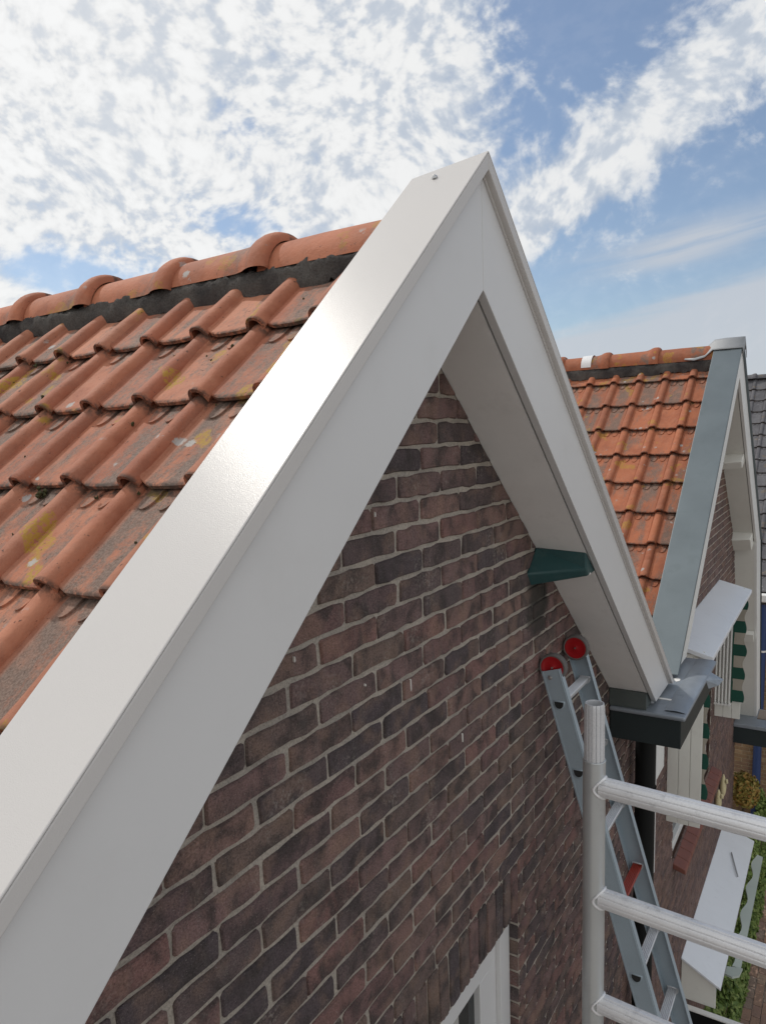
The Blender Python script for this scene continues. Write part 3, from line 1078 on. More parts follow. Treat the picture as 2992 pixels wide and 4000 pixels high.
for s_, y_, r_ in ((0.24, 0.80, 0.014), (0.26, 0.63, 0.008), (0.40, 0.30, 0.007), (0.605, 0.47, 0.009), (0.59, 0.25, 0.007), (0.87, 0.535, 0.016), (0.885, 0.34, 0.006), (0.86, 1.0, 0.008), (0.66, 0.42, 0.006), (1.10, 0.19, 0.007), (0.52, 0.9, 0.007), (0.36, 1.1, 0.009)):
    s_ -= 0.047
    spots.append((X1 - s_ * CA - 0.02 * SA, y_, ZAP1 - s_ * SA + 0.02 * CA, r_))
for _ in range(60):
    s_, y_ = rgm.uniform(0.15, 1.5), rgm.uniform(0, 2)
    spots.append((X1 - s_ * CA - 0.016 * SA, y_, ZAP1 - s_ * SA + 0.016 * CA, rgm.uniform(0.0025, 0.005)))
moss_clumps(roof1, spots, 2)

gable_trim(h1, X1, 0.0, GUT, 'white_cap', 'white_board', 'soffit_paint')
# fixing screw on the capping
sc_ = Vector((1.493, 0.785 - 0.9, 0.551))
nrm = Vector((-SA, 0, CA))
MB().lathe(sc_ + nrm * 0.0005, nrm, [(0, 0.0065), (0.002, 0.006), (0.003, 0.0035), (0.0052, 0.0032), (0.0058, 0.0)], 14).build('screw', 'steel', h1, smooth=True)
# purlin end below the right soffit, painted dark green


def purlin(house, x0, dz_, s, deep, wide, mat, yf=-0.172):
    ax, az_ = x0 + s * CA, 0.3155 + dz_ - s * SA
    n_ = Vector((-SA, -CA))
    e_ = Vector((CA, -SA))
    a = Vector((ax, az_)) - n_ * 0.001
    b_ = a + n_ * deep
    c_ = b_ + e_ * wide
    d_ = a + e_ * wide
    b2 = a + n_ * deep * 0.86
    c2 = b2 + e_ * wide
    mk = lambda q, y: (q.x, y, q.y)
    mb = MB()
    mb.hexa([mk(a, 0.003), mk(b_, 0.003), mk(c_, 0.003), mk(d_, 0.003)], [mk(a, yf), mk(b2, yf + 0.012), mk(c2, yf + 0.012), mk(d_, yf)])
    o = mb.build('purlin', mat, house)
    return bevel(o, 0.006, 2)


wa = [(2.388, 0.003, -0.394), (2.298, 0.003, -0.476), (2.336, 0.003, -0.524), (2.47, 0.003, -0.455)]
wb = [(2.402, -0.1735, -0.405), (2.405, -0.1735, -0.468), (2.425, -0.1735, -0.492), (2.51, -0.1735, -0.49)]
bevel(MB().hexa(wa, wb).build('purlin', 'green_paint', h1), 0.007, 3)
for x_, y_, z_ in ((2.428, -0.158, -0.437), (2.436, -0.163, -0.462), (2.445, -0.168, -0.485)):
    MB().lathe((x_ - 0.006, y_, z_), (-1, -0.2, 0.3), [(-0.004, 0.008), (0.001, 0.006), (0.002, 0.0)], 7).build('paint_chip', 'paint_splash', h1)
# grey closing board under the soffit end, on the gutter
MB().box(3.334, 3.44, -0.171, -0.003, -1.293, GUT + 0.064).build('upstand', 'upstand_zinc', h1)
# plain side and back walls
MB().box(-0.55, -0.35, 0.02, 4.2, GZ, -1.4).box(-0.35, XB, 4.0, 4.2, GZ, -1.35).build('rear_wall', 'brick_far', h1)
MB().prism([(X1 - 1.9, -1.33), (X1, 0.28), (X1 + 1.9, -1.33)], 4.0, 4.2).build('rear_gable', 'brick_far', h1)
MB().box(-0.3, XB - 0.05, 0.30, 0.34, GZ, -0.9).build('dark_room_backing', 'room_dark', h1)  # dark sheet added behind the window, stands for the unlit room

# ================================================================== house 2: next gable along the row
DZ2 = 0.02
h2 = thing('brick_house', (X2, 0, GZ), 'neighbouring brown brick house with grey zinc gable capping and orange clay tile roof', 'house')
clips2 = [(M, 1, 0.3155 + DZ2 + M * X2), (-M, 1, 0.3155 + DZ2 - M * X2)]
XE2 = 8.50
WX0, WX1, WZ0, WZ1 = 5.02, 6.62, -3.06, -1.50
wall2 = mortar_sheet('gable_wall', 'mortar', XB, XE2, GZ, 0.34, clips2, [(WX0, WX1, WZ0, WZ1), (4.21, 4.62, -2.15, -1.45)], h2, step=0.04)


def vis2(x, y):
    if not (2380 < x < 2992 and 1850 < y < 4060): return False
    if y < 2900: return (x > 2690 + (2270 - y) * 0.22 and y < 2420) or (x > 2745 and y > 2780)
    return x < 2880


lay_bricks(wall2, XB, XE2, GZ, 0.34, clips2, [(WX0, WX1, WZ0, WZ1), (4.21, 4.62, -2.15, -1.45)], 'brick_far', random.Random(31), 280, vis2)
MB().box(XE2 - 0.004, XE2 + 0.02, 0.004, 6, GZ, -1.5).build('side_wall', 'brick_far', h2)
o = MB().box(WX0, WX0 + 0.07, 0.03, 0.10, WZ0, WZ1).box(WX1 - 0.07, WX1, 0.03, 0.10, WZ0, WZ1).box(WX0 + .07, WX1 - .07, 0.031, 0.099, WZ1 - .07, WZ1).box(WX0 + .07, WX1 - .07, 0.031, 0.099, WZ0, WZ0 + .07).box(5.78, 5.85, 0.032, 0.098, WZ0 + .07, WZ1 - .07)
w2 = bevel(o.build('window', 'white_paint', h2), 0.003)
for a_, b_ in ((WX0 + .07, 5.78), (5.85, WX1 - .07)):
    MB().box(a_, b_, 0.062, 0.066, WZ0 + .07, WZ1 - .07).build('pane', 'glass_dark', w2)
# terracotta sill tiles
sx = WX0 + 0.01
while sx < 6.75:
    o = MB().prism([(0.0, -3.055), (-0.085, -3.085), (-0.09, -3.125), (0.0, -3.10)], sx + .002, sx + 0.122, axis='x').build('sill_tile', 'sill_tile', w2)
    bevel(o, 0.006, 2)
    sx += 0.125
# narrow white window next to the downpipe
o = MB().box(4.20, 4.38, -0.012, 0.05, -2.75, -1.455).build('window', 'white_board', h2)
bevel(o, 0.004)
bevel(MB().box(4.383, 4.625, -0.006, 0.05, -2.15, -1.455).build('casing', 'white_paint', o), 0.003)
# roof
ZAP2 = 0.455
MB().prism([(X2, ZAP2 - 0.03), (X2 - 2.1, ZAP2 - 0.03 - 2.1 * M), (X2 - 2.1, ZAP2 - 0.09 - 2.1 * M), (X2, ZAP2 - 0.09)], -0.03, 4.3).build('roof_underlay', 'timber_dark', h2)
roof2 = MB().prism([(X2, ZAP2), (X2 + 2.4, ZAP2 - 2.4 * M), (X2 + 2.4, ZAP2 - 0.09 - 2.4 * M), (X2, ZAP2 - 0.09)], -0.03, 4.3).build('roof', 'clay_tile_far', h2)
tile_roof(roof2, 'clay_tile_far', X2, ZAP2, 0.10 - 0.1915, 18, 0.20, 9, random.Random(14), width=0.1915, gauge=0.272, seed=9, scale=1.062)
ridge_tiles(roof2, 'clay_tile_far', X2, 0.484, [0.379 + 0.3725 * i for i in range(-1, 9)], 0.3725, random.Random(18), rad=0.1, arc=95)
ridge_mortar(roof2, X2, 0.468, ZAP2, -0.02, 3.6, -1, rg, 5, s_low=0.085)
ridge_mortar(roof2, X2, 0.468, ZAP2, -0.02, 3.6, 1, rg, 6, s_low=0.085)
# strip of white tape round one ridge tile
vs, fs = [], []
for y_ in (0.875, 0.955):
    for i in range(13):
        a_ = math.radians(-88 + 176 * i / 12)
        vs.append((X2 + 0.104 * math.sin(a_), y_, 0.490 + 0.104 * math.cos(a_)))
mesh_obj('white_tape', vs, [(i, i + 1, i + 14, i + 13) for i in range(12)], 'white_tape', roof2, smooth=True)
ZB2 = -1.30
gable_trim(h2, X2, DZ2, ZB2 + 0.03, 'zinc', 'white_paint', 'cream_paint', zend_r=-1.16, lip=False, yb=-0.028, cap_cut=False)
purlin(h2, X2, DZ2, 0.90, 0.10, 0.09, 'cream_paint')
purlin(h2, X2, DZ2, 2.10, 0.10, 0.19, 'cream_paint')
# white drip edge strip under the zinc
poly = slope_strip(X2, 0.600 + DZ2 - 0.0075, 0.600 + DZ2 - 0.03, -1, ZB2 + 0.03, 0, 0)
MB().prism(poly, -0.2155, -0.1995).build('drip_edge', 'zinc', h2)
# the verge kicks down steeply on the far side (mansard skirt)
inn, out = [(7.79, -1.135), (8.62, -3.30)], [(8.165, -1.165), (9.0, -3.40)]
MB().prism([inn[0], out[0], out[1], inn[1]], -0.1985, -0.1765).build('corner_board', 'white_paint', h2)
o = MB().prism([inn[0], inn[1], (inn[1][0] + 0.02, inn[1][1]), (inn[0][0] + 0.02, inn[0][1])], -0.1755, 0.002).build('corner_lining', 'cream_paint', h2)
MB().prism([(8.15, -2.12), (8.195, -2.21), (8.14, -2.24), (8.10, -2.15)], -0.174, -0.07).build('crossbar', 'cream_paint', o)
MB().prism([(out[0][0] + 0.002, out[0][1]), (out[1][0] + 0.002, out[1][1]), (out[1][0] + 0.012, out[1][1]), (out[0][0] + 0.012, out[0][1] + 0.01)], -0.21, -0.05).build('edge_strip', 'dark_gutter', h2)
MB().prism([(inn[0][0] + 0.03, -1.2), (out[0][0], -1.2), (out[1][0] - 0.01, -3.39), (inn[1][0] + 0.03, -3.29)], 0.012, 5).build('skirt_roof', 'clay_tile_far', h2)
# lead saddle over the ridge end
vs, fs = [], []
prof = [(-0.225, 0.012, 0.105), (-0.10, 0.013, 0.108), (-0.02, 0.010, 0.105), (0.03, -0.02, 0.112), (0.10, -0.03, 0.125), (0.17, -0.028, 0.115)]
for j_, (y_, up, half) in enumerate(prof):
    for i in range(13):
        f = (i - 6) / 6
        base_z = 0.6 + DZ2 + up
        x_ = X2 + f * half
        z_ = base_z - abs(f) * half * M * (1 if j_ < 3 else 0.9) + 0.006 * noise.noise((f * 4, y_ * 20, 3)) + (0.0 if j_ < 3 else -0.018)
        vs.append((x_, y_ + (0.012 * noise.noise((f * 5, j_, 8)) if j_ in (3, 4, 5) else 0), z_ - (0.004 if abs(f) < .1 else 0)))
n_ = 13
for j_ in range(len(prof) - 1):
    fs += [(j_ * n_ + i, j_ * n_ + i + 1, (j_ + 1) * n_ + i + 1, (j_ + 1) * n_ + i) for i in range(12)]
base = len(vs)
vs += [(x_, y_ - 0.003, z_ - 0.06) for x_, y_, z_ in vs[:13]]
fs += [(i, base + i, base + i + 1, i + 1) for i in range(12)]
o = mesh_obj('lead_saddle', vs, fs, 'lead', h2, smooth=True)
o.modifiers.new('thick', 'SOLIDIFY').thickness = 0.004

# ================================================================== box gutter between the gables with its downpipe
gt = thing('box_gutter', (3.8, -0.16, -1.43), 'dark boxed gutter with grey zinc top between the two gables', 'gutter')
GX0, GX1, GY, GT, GBt = 3.335, 4.235, -0.325, -1.294, -1.455
bevel(MB().box(GX0, GX1, GY, -0.006, GBt, GT - 0.0225).build('box', 'dark_gutter', gt), 0.003)
o = MB().box(GX0 - 0.018, GX1 + 0.015, GY - 0.02, -0.005, GT - 0.022, GT).build('zinc_top', 'gutter_zinc', gt)
bevel(o, 0.0095, 4)
# raised front welt of the zinc, slightly buckled
vs, fs = [], []
nx = 40
for i in range(nx + 1):
    x_ = GX0 + 0.03 + (GX1 - GX0 - 0.03) * i / nx
    for k_, (y_, up) in enumerate(((GY - 0.014, 0.0005), (GY - 0.004, 0.0045), (GY + 0.03, 0.007), (GY + 0.07, 0.0055), (GY + 0.082, 0.0005))):
        vs.append((x_, y_ + 0.004 * noise.noise((x_ * 9, k_, 2)), GT + up + 0.003 * noise.noise((x_ * 14, k_ * .7, 5)) * (1 if k_ in (1, 2, 3) else 0)))
for i in range(nx):
    fs += [(i * 5 + k_, i * 5 + k_ + 1, i * 5 + k_ + 6, i * 5 + k_ + 5) for k_ in range(4)]
mesh_obj('welt', vs, fs, 'gutter_zinc', gt, smooth=True)
# torn flap of zinc on the front edge
xq = GX0 + 0.62
vs = [(xq - 0.06, GY - 0.018, GT - 0.004), (xq + 0.09, GY - 0.018, GT - 0.004), (xq + 0.07, GY - 0.085, GT - 0.03), (xq + 0.01, GY - 0.07, GT - 0.045), (xq - 0.05, GY - 0.03, GT - 0.05)]
o = mesh_obj('zinc_flap', vs, [(0, 1, 2, 3), (0, 3, 4)], 'gutter_zinc', gt)
o.modifiers.new('thick', 'SOLIDIFY').thickness = 0.002
# paint drips left on the zinc
for cx, cy, lx, ly in ((3.52, -0.21, 0.012, 0.055), (3.83, -0.215, 0.03, 0.018), (3.77, -0.15, 0.02, 0.012), (3.60, -0.17, 0.05, 0.02)):
    pts = [(cx + lx * math.cos(a_ * .628) * rg.uniform(.6, 1.1), cy + ly * math.sin(a_ * .628) * rg.uniform(.7, 1.1)) for a_ in range(10)]
    MB().add([(x_, y_, GT + 0.0022) for x_, y_ in pts] + [(x_, y_, GT + 0.0003) for x_, y_ in pts], [tuple(range(10))] + [(i, (i + 1) % 10, (i + 1) % 10 + 10, i + 10) for i in range(10)]).build('paint_drip', 'paint_splash', gt)
o = MB().tube((3.77, -0.078, GBt - 0.001), (3.77, -0.078, GZ + .1), 0.052, 20).build('downpipe', 'black_pipe', gt, smooth=False)
smooth_by_angle(o)
for z_ in (-1.9, -3.4, -5.0):
    MB().lathe((3.77, -0.078, z_), (0, 0, 1), [(-.02, .05), (-.02, .057), (.02, .057), (.02, .05)], 20).build('pipe_collar', 'black_pipe', o)


# ================================================================== folding window awnings
def striped_valance(parent, x, y0, z0, z1, depth, band, seed, thick=0.006):
    """hanging striped cloth edge with scallops, one mesh per stripe"""
    z, k = z0, 0
    while z < z1 - 0.01:
        ze = min(z + band, z1)
        ring, n = [], 6
        fr = lambda q: y0 - depth - 0.012 * math.sin((q - z0) / band * math.pi + 0.4) - 0.01 * noise.noise((q * 6, seed, 1))
        zz = [z + (ze - z) * i / n for i in range(n + 1)]
        poly = [(y0, z)] + [(fr(q), q) for q in zz] + [(y0, ze)]
        mb = MB()
        vs = []
        for y_, q in poly: vs.append((x + 0.003 * math.sin(q * 21), y_, q))
        for y_, q in poly: vs.append((x + thick + 0.003 * math.sin(q * 21), y_, q))
        m_ = len(poly)
        mb.add(vs, [tuple(range(m_)), tuple(range(2 * m_ - 1, m_ - 1, -1))] + [(i, (i + 1) % m_, (i + 1) % m_ + m_, i + m_) for i in range(m_)])
        mb.build('stripe', 'awning_green' if k % 2 == 0 else 'awning_cream', parent)
        z, k = ze, k + 1


aw = thing('window_awning', (5.8, -0.1, -2.6), 'upper folding window awning with white hood and green and cream striped cloth', 'awning')
HX0, HX1 = 4.715, 6.86
a_ = [(HX0, 0.0, -1.346), (HX1, 0.0, -1.346), (HX1, -0.262, -1.418), (HX0, -0.262, -1.418)]
b_ = [(x_, y_, z_ - 0.03) for x_, y_, z_ in a_]
bevel(MB().hexa(a_, b_).build('hood', 'hood_white', aw), 0.004)
MB().box(HX0 + .03, HX1 - .03, -0.2, -0.003, -1.47, -1.415).build('head_board', 'cream_paint', aw)
for xc_ in (4.74, 6.80):
    ck = MB().box(xc_ + 0.004, xc_ + 0.02, -0.21, -0.004, -2.575, -1.40).build('cheek', 'cream_paint', aw)
    for i in range(3):
        y1_, y2_ = -0.004 - i * 0.0702, -0.004 - (i + 1) * 0.0702 + 0.003
        zt = -1.379 + (y1_ + y2_) / 2 * 0.27
        bevel(MB().box(xc_ - 0.004, xc_ + 0.0035, y2_, y1_, -2.583, zt - .012).build('board', 'cream_paint', ck), 0.002)
for xc_, d_ in ((6.775, -1), (4.785, 1)):
    for i in range(5):
        y_ = -0.004 - 0.028 * i - 0.006
        arm = MB().tube((xc_, y_, -2.44), (xc_, y_ - 0.004, -1.455), 0.0085, 8).build('hoop_arm', 'white_paint', aw)
        MB().tube((xc_ - 0.012, y_ - 0.004, -2.455), (xc_ + 0.014, y_ - 0.004, -2.455), 0.014, 8).build('pivot', 'white_paint', arm)
    vl = MB().box(xc_ - 0.004, xc_ + 0.004, -0.148, -0.136, -2.43, -1.47).build('valance', 'awning_green', aw)
    striped_valance(vl, xc_ - 0.003, -0.146, -2.415 if xc_ > 6 else -2.40, -1.50, 0.088, 0.1045, xc_)
for i in range(5):
    MB().tube((4.79, -0.02 - .028 * i, -1.475), (6.77, -0.02 - .028 * i, -1.475), 0.0085, 8).build('hoop_bar', 'white_paint', aw)
cl = MB()
for i in range(4):
    cl.box(4.80, 6.76, -0.03 - .028 * i, -0.024 - .028 * i, -1.62 - .02 * (i % 2), -1.485)
cl.build('folded_cloth', 'awning_green', aw)

aw2 = thing('window_awning', (6.6, -0.15, -4.46), 'lower long white window awning hood above the green planting', 'awning')
a_ = [(5.47, -0.002, -4.098), (7.72, -0.002, -4.098), (7.80, -0.29, -4.25), (5.46, -0.29, -4.25)]
b_ = [(x_, y_, z_ - 0.022) for x_, y_, z_ in a_]
bevel(MB().hexa(a_, b_).build('hood', 'hood_white', aw2), 0.004)
bevel(MB().prism([(-0.004, -4.123), (-0.255, -4.256), (-0.255, -4.455), (-0.004, -4.455)], 5.483, 5.503, axis='x').build('cheek', 'cream_paint', aw2), 0.002)
bevel(MB().prism([(-0.004, -4.123), (-0.255, -4.256), (-0.255, -4.455), (-0.004, -4.455)], 7.66, 7.68, axis='x').build('cheek', 'cream_paint', aw2), 0.002)
pts = []
n_ = 60
for i in range(n_ + 1):
    x_ = 6.03 + 1.85 * i / n_
    pts.append((x_, -0.300 - 0.018 * math.sin((x_ - 6) * 14)))
vs = [(x_, y_, -4.44) for x_, y_ in pts] + [(x_, -0.372, -4.452) for x_, y_ in pts]
o = mesh_obj('scalloped_board', vs, [(i, i + 1, i + n_ + 2, i + n_ + 1) for i in range(n_)], 'pale_green', aw2)
o.modifiers.new('thick', 'SOLIDIFY').thickness = 0.016
hx = [(5.995, -0.265), (6.03, -0.385), (5.93, -0.372), (5.885, -0.325), (5.90, -0.268)]
mbx = MB().add([(x_, y_, -4.438) for x_, y_ in hx] + [(x_, y_, -4.456) for x_, y_ in hx], [tuple(range(5)), (9, 8, 7, 6, 5)] + [(i, (i + 1) % 5, (i + 1) % 5 + 5, i + 5) for i in range(5)])
mbx.build('board_end', 'pale_green', aw2)
MB().tube((5.52, -0.27, -4.29), (7.66, -0.27, -4.29), 0.02, 10).build('front_rail', 'dark_gutter', aw2)
o = MB().box(5.51, 7.65, -0.25, -0.01, -4.37, -4.30).build('folded_cloth', 'awning_green', aw2)
o = MB().tube((7.30, -0.135, -4.155), (6.98, -0.23, -4.2), 0.0055, 8).build('hood_stay', 'lead', aw2)

# dark side panel with a white top edge below the lower awning
pn = thing('porch_panel', (5.42, -0.25, -5.6), 'dark porch side panel with a thin white top edge below the lower awning', 'panel')
MB().box(5.40, 5.43, -0.50, -0.004, -5.6, -4.475).build('panel', 'black_pipe', pn)
MB().box(5.392, 5.438, -0.505, -0.003, -4.474, -4.462).build('top_edge', 'white_paint', pn)

# two pale clog-shaped wall ornaments
for nm, cx, cz, hh, lab in (('wall_ornament', 7.335, -3.49, 0.115, 'upper of two pale yellow clog-shaped ornaments on the far brick wall'), ('wall_ornament', 7.03, -3.50, 0.105, 'lower nearer pale yellow clog-shaped ornament on the far brick wall')):
    vs, fs = [], []
    nseg, nr = 12, 10
    for j_ in range(nseg + 1):
        f = j_ / nseg
        z_ = cz - hh + 2 * hh * f
        r = 0.045 * math.sin(math.pi * min(1, max(0.02, f * 0.94 + 0.03))) ** 0.55 * (1.15 - 0.5 * f)
        for i in range(nr):
            a_ = 2 * math.pi * i / nr
            vs.append((cx + r * 1.0 * math.cos(a_), -0.035 + r * 0.7 * math.sin(a_), z_))
    for j_ in range(nseg):
        fs += [(j_ * nr + i, j_ * nr + (i + 1) % nr, (j_ + 1) * nr + (i + 1) % nr, (j_ + 1) * nr + i) for i in range(nr)]
    fs += [tuple(range(nr - 1, -1, -1)), tuple(nseg * nr + i for i in range(nr))]
    o = thing(nm, (cx, -0.035, cz - hh), lab, 'ornament')
    mesh_obj('clog_body', vs, fs, 'ornament', o, smooth=True)
    MB().lathe((cx - 0.008, -0.062, cz + hh * 0.45), (0, -1, 0.2), [(0, 0.022), (0.012, 0.024), (0.014, 0.017), (0.002, 0.0)], 12).build('opening', 'ornament', o, smooth=True)

# ================================================================== flat-roofed canopy at the far end of the row
cn = thing('flat_canopy', (8.57, -0.9, -3.43), 'flat porch canopy with dark fascia and zinc edge at far end of row', 'canopy')
MB().box(8.31, 8.83, -1.8, 0.0, -3.43, -3.245).build('fascia', 'dark_gutter', cn)
bevel(MB().box(8.29, 8.85, -1.82, 0.0, -3.244, -3.20).build('zinc_edge', 'gutter_zinc', cn), 0.01, 3)
MB().box(8.52, 8.80, -1.7, -0.21, -3.1995, -3.19).build('roof_felt', 'bitumen', cn)

# ================================================================== house 3: yellow brick with dark tiled roof beyond
XY = 12.2
h3 = thing('brick_house', (XY, 0, GZ), 'far yellow brick house with dark grey tiled roof and blue downpipe', 'house')
Z3 = -2.62
wall3 = MB().box(XY + 0.006, XY + 0.2, -5, 6, GZ, Z3).build('side_wall', 'mortar_yellow', h3)
stuff3 = MB()
rg3 = random.Random(77)
ylo, yhi = -0.9, 0.75
kz = 0
z = GZ
vs_var = []
for key in range(6):
    pts = brick_outline(0.205, 0.052, rg3, False)
    vs, fs = brick_geo(pts)
    # turn to face -X
    vs = [(y_, -x_, z_) for x_, y_, z_ in vs]
    me = bpy.data.meshes.new('brick')
    me.from_pydata([Vector(v) * S for v in vs], [], fs)
    if me.polygons[0].normal.x > 0: me.flip_normals()
    me.materials.append(MATS['brick_yellow'])
    vs_var.append((me, vs, fs))
cand = []
while z < Z3 - 0.06:
    y = ylo + (0.108 if kz % 2 else 0)
    while y < yhi:
        cand.append((y + rg3.uniform(-.003, .003), z + 0.031))
        y += 0.216
    z += 0.063
    kz += 1
cand.sort(key=lambda c_: -(1 if (px((XY, c_[0], c_[1])) and 2860 < px((XY, c_[0], c_[1]))[0] < 3010 and 2380 < px((XY, c_[0], c_[1]))[1] < 3260) else 0))
for i, (y, z) in enumerate(cand):
    me, vs, fs = rg3.choice(vs_var)
    if i < 260:
        place_piece('brick', me, (XY + 0.002, y, z), wall3)
    else:
        stuff3.add([(XY + 0.002 + a, y + b_, z + c_) for a, b_, c_ in vs], fs)
tag(stuff3.build('brick_courses', 'brick_yellow', wall3, recalc=False), kind='stuff')
X3R = XY + 3.95
ZAP3 = Z3 + 0.08 + 3.95 * M
roof3 = MB().prism([(X3R, ZAP3), (XY - 0.12, ZAP3 - (X3R - XY + 0.12) * M), (XY - 0.12, ZAP3 - 0.12 - (X3R - XY + 0.12) * M), (X3R, ZAP3 - 0.12)], -5, 8).prism([(X3R, ZAP3), (X3R + 4, ZAP3 - 4 * M), (X3R + 4, ZAP3 - .12 - 4 * M), (X3R, ZAP3 - 0.12)], -5, 8).build('roof', 'dark_tile', h3)
tile_roof(roof3, 'dark_tile', X3R, ZAP3 + 0.015, -1.47, 17, 0.36, 16, random.Random(44), width=0.24, gauge=0.325, seed=19, scale=1.3)
ridge_tiles(roof3, 'dark_tile', X3R, ZAP3 + 0.0, [-1.9 + 0.37 * i for i in range(13)], 0.37, random.Random(5), rad=0.1)
bevel(MB().box(XY - 0.2, XY - 0.06, -5, 6, Z3 - 0.05, Z3 + 0.07).build('eaves_gutter', 'white_paint', h3), 0.02, 3)
MB().box(XY - 0.08, XY + 0.004, -5, 6, Z3 - 0.16, Z3 - 0.02).build('fascia', 'white_paint', h3)
o = MB().tube((XY - 0.07, 0.06, Z3 - 0.1), (XY - 0.07, 0.06, GZ + 0.4), 0.06, 14).build('downpipe', 'blue_paint', h3)
smooth_by_angle(o)
MB().lathe((XY - 0.07, 0.06, -3.45), (0, 0, 1), [(-.015, .055), (-.015, .068), (.015, .068), (.015, .055)], 14).build('pipe_collar', 'white_paint', o)

# ================================================================== ladder
YT = lambda z_: -0.078 - 0.2875 * (-0.95 - z_)            # rung line: y for height z
LXL, LXR = 2.392, 2.700
ld = thing('ladder', ((LXL + LXR) / 2, YT(GZ), GZ), 'grey aluminium ladder with red end wheels leaning on the brick gable', 'ladder')
dirv = Vector((0, 0.2875, 1)).normalized()
nv = Vector((0, -dirv.z, dirv.y))                          # across the stile, away from the wall
ztop_ = -0.835
for xw, sgn in ((LXL, 1), (LXR, -1)):
    zt = ztop_ if sgn > 0 else -0.80
    p1 = Vector((0, YT(zt) - 0.004, zt))
    p0 = Vector((0, YT(GZ) - 0.004, GZ))
    sec = [(0, -0.036), (0, 0.036), (0.026, 0.036), (0.026, 0.0325), (0.0035, 0.0325), (0.0035, -0.0325), (0.026, -0.0325), (0.026, -0.036)]
    vs = []
    for p in (p0, p1):
        for a_, c_ in sec:
            q = p + nv * c_
            vs.append((xw + sgn * a_, q.y, q.z))
    n_ = len(sec)
    mb = MB().add(vs, [tuple(range(n_)), tuple(range(2 * n_ - 1, n_ - 1, -1))] + [(i, (i + 1) % n_, (i + 1) % n_ + n_, i + n_) for i in range(n_)])
    st = mb.build('stile', 'ladder_alu', ld)
    bevel(st, 0.0012, 2)
    # raised bead along the web edges
    for c_ in (-0.030, 0.030):
        q0, q1 = p0 + nv * c_, p1 + nv * c_
        MB().tube((xw - sgn * 0.0002, q0.y, q0.z), (xw - sgn * 0.0002, q1.y, q1.z), 0.0018, 6).build('bead', 'ladder_alu', st)
# rungs: D profile with a ribbed tread
k = 0
z = -0.957
while z > GZ + 0.2:
    y = YT(z)
    prof_ = [(-0.0175 + 0.035 * i / 12, 0.009 + (0.0032 if i % 2 else 0)) for i in range(13)]
    prof_ += [(0.0175 * math.cos(a_), 0.006 - 0.022 * math.sin(a_)) for a_ in [math.pi * j_ / 8 for j_ in range(9)]]
    mat_ = 'rung_red' if k == 3 else 'rung_alu'
    mb = MB().prism([(y + a_, z + c_) for a_, c_ in prof_], LXL + 0.0037, LXR - 0.0037, axis='x')
    rgo = mb.build('rung', mat_, ld)
    if mat_ == 'rung_red': rgo['label'] = 'red rung'
    # swaged D collars on both stiles
    outl = [(0.021 * math.cos(a_), 0.006 - 0.0255 * math.sin(a_)) for a_ in [math.pi * j_ / 10 for j_ in range(11)]]
    outl = [(0.021, 0.013), (-0.021, 0.013)] + outl[::-1][0:0] + [(a_, c_) for a_, c_ in outl[::-1]]
    inn = [(a_ * 0.78, (c_ + 0.003) * 0.78 - 0.003) for a_, c_ in outl]
    m_ = len(outl)
    for xw in (LXL - 0.0022, LXR - 0.0075):
        vs = [(xw, y + a_, z + c_) for a_, c_ in outl] + [(xw, y + a_, z + c_) for a_, c_ in inn] + [(xw + 0.0040, y + a_ * 1.06, z + c_ * 1.06) for a_, c_ in outl]
        fs = [(i, (i + 1) % m_, (i + 1) % m_ + m_, i + m_) for i in range(m_)] + [(i, i + 2 * m_, (i + 1) % m_ + 2 * m_, (i + 1) % m_) for i in range(m_)]
        mesh_obj('collar', vs, fs, 'ladder_alu' if xw < 2.5 else 'rung_alu', rgo, smooth=True)
    MB().prism([(y + a_, z + c_) for a_, c_ in inn], LXL - 0.0012, LXL - 0.0004, axis='x').build('hollow_shade', 'hollow_dark', rgo)  # dark plate painted for the shade inside the rung end
    z -= 0.2432
    k += 1
for xw, sgn, zc_ in ((LXL + 0.006, 1, -0.828), (LXR - 0.042, 1, -0.826)):
    c0 = (xw, -0.0525, zc_)
    wh = MB().lathe(c0, (1, 0, 0), [(0.002, 0.040), (0.0, 0.043), (0.0, 0.0465), (0.004, 0.0495), (0.012, 0.0495), (0.014, 0.047), (0.016, 0.0495), (0.026, 0.0495), (0.030, 0.0465), (0.030, 0.040)], 36).build('wheel', 'tyre_grey', ld, smooth=True)
    MB().lathe(c0, (1, 0, 0), [(0.0305, 0.0), (0.0295, 0.041), (0.0035, 0.0425), (0.0012, 0.041), (0.0038, 0.036), (0.0058, 0.012), (0.0035, 0.007), (0.0025, 0.0)], 36).build('hub', 'wheel_red', wh, smooth=True)
    MB().tube((xw - 0.001, -0.0525, zc_), (xw + 0.005, -0.0525, zc_), 0.0035, 10).build('axle', 'steel', wh)
q = Vector((LXL - 0.001, YT(-0.862) + 0.004, -0.862))
MB().lathe(q, (-1, 0, 0), [(0, 0.0085), (0.002, 0.0085), (0.0025, 0.005), (0.006, 0.0046), (0.006, 0.0)], 6).build('bolt', 'steel', ld)

# ================================================================== scaffold end frame
SX, SY = 1.614, -0.432
sf = thing('scaffold_frame', (SX - 0.03, -0.8, GZ), 'aluminium scaffold end frame with ribbed rails in the lower right foreground', 'scaffold')
dirr = Vector((-0.0866, -1, 0)).normalized()
far = Vector((SX, SY, 0)) + dirr * 0.76


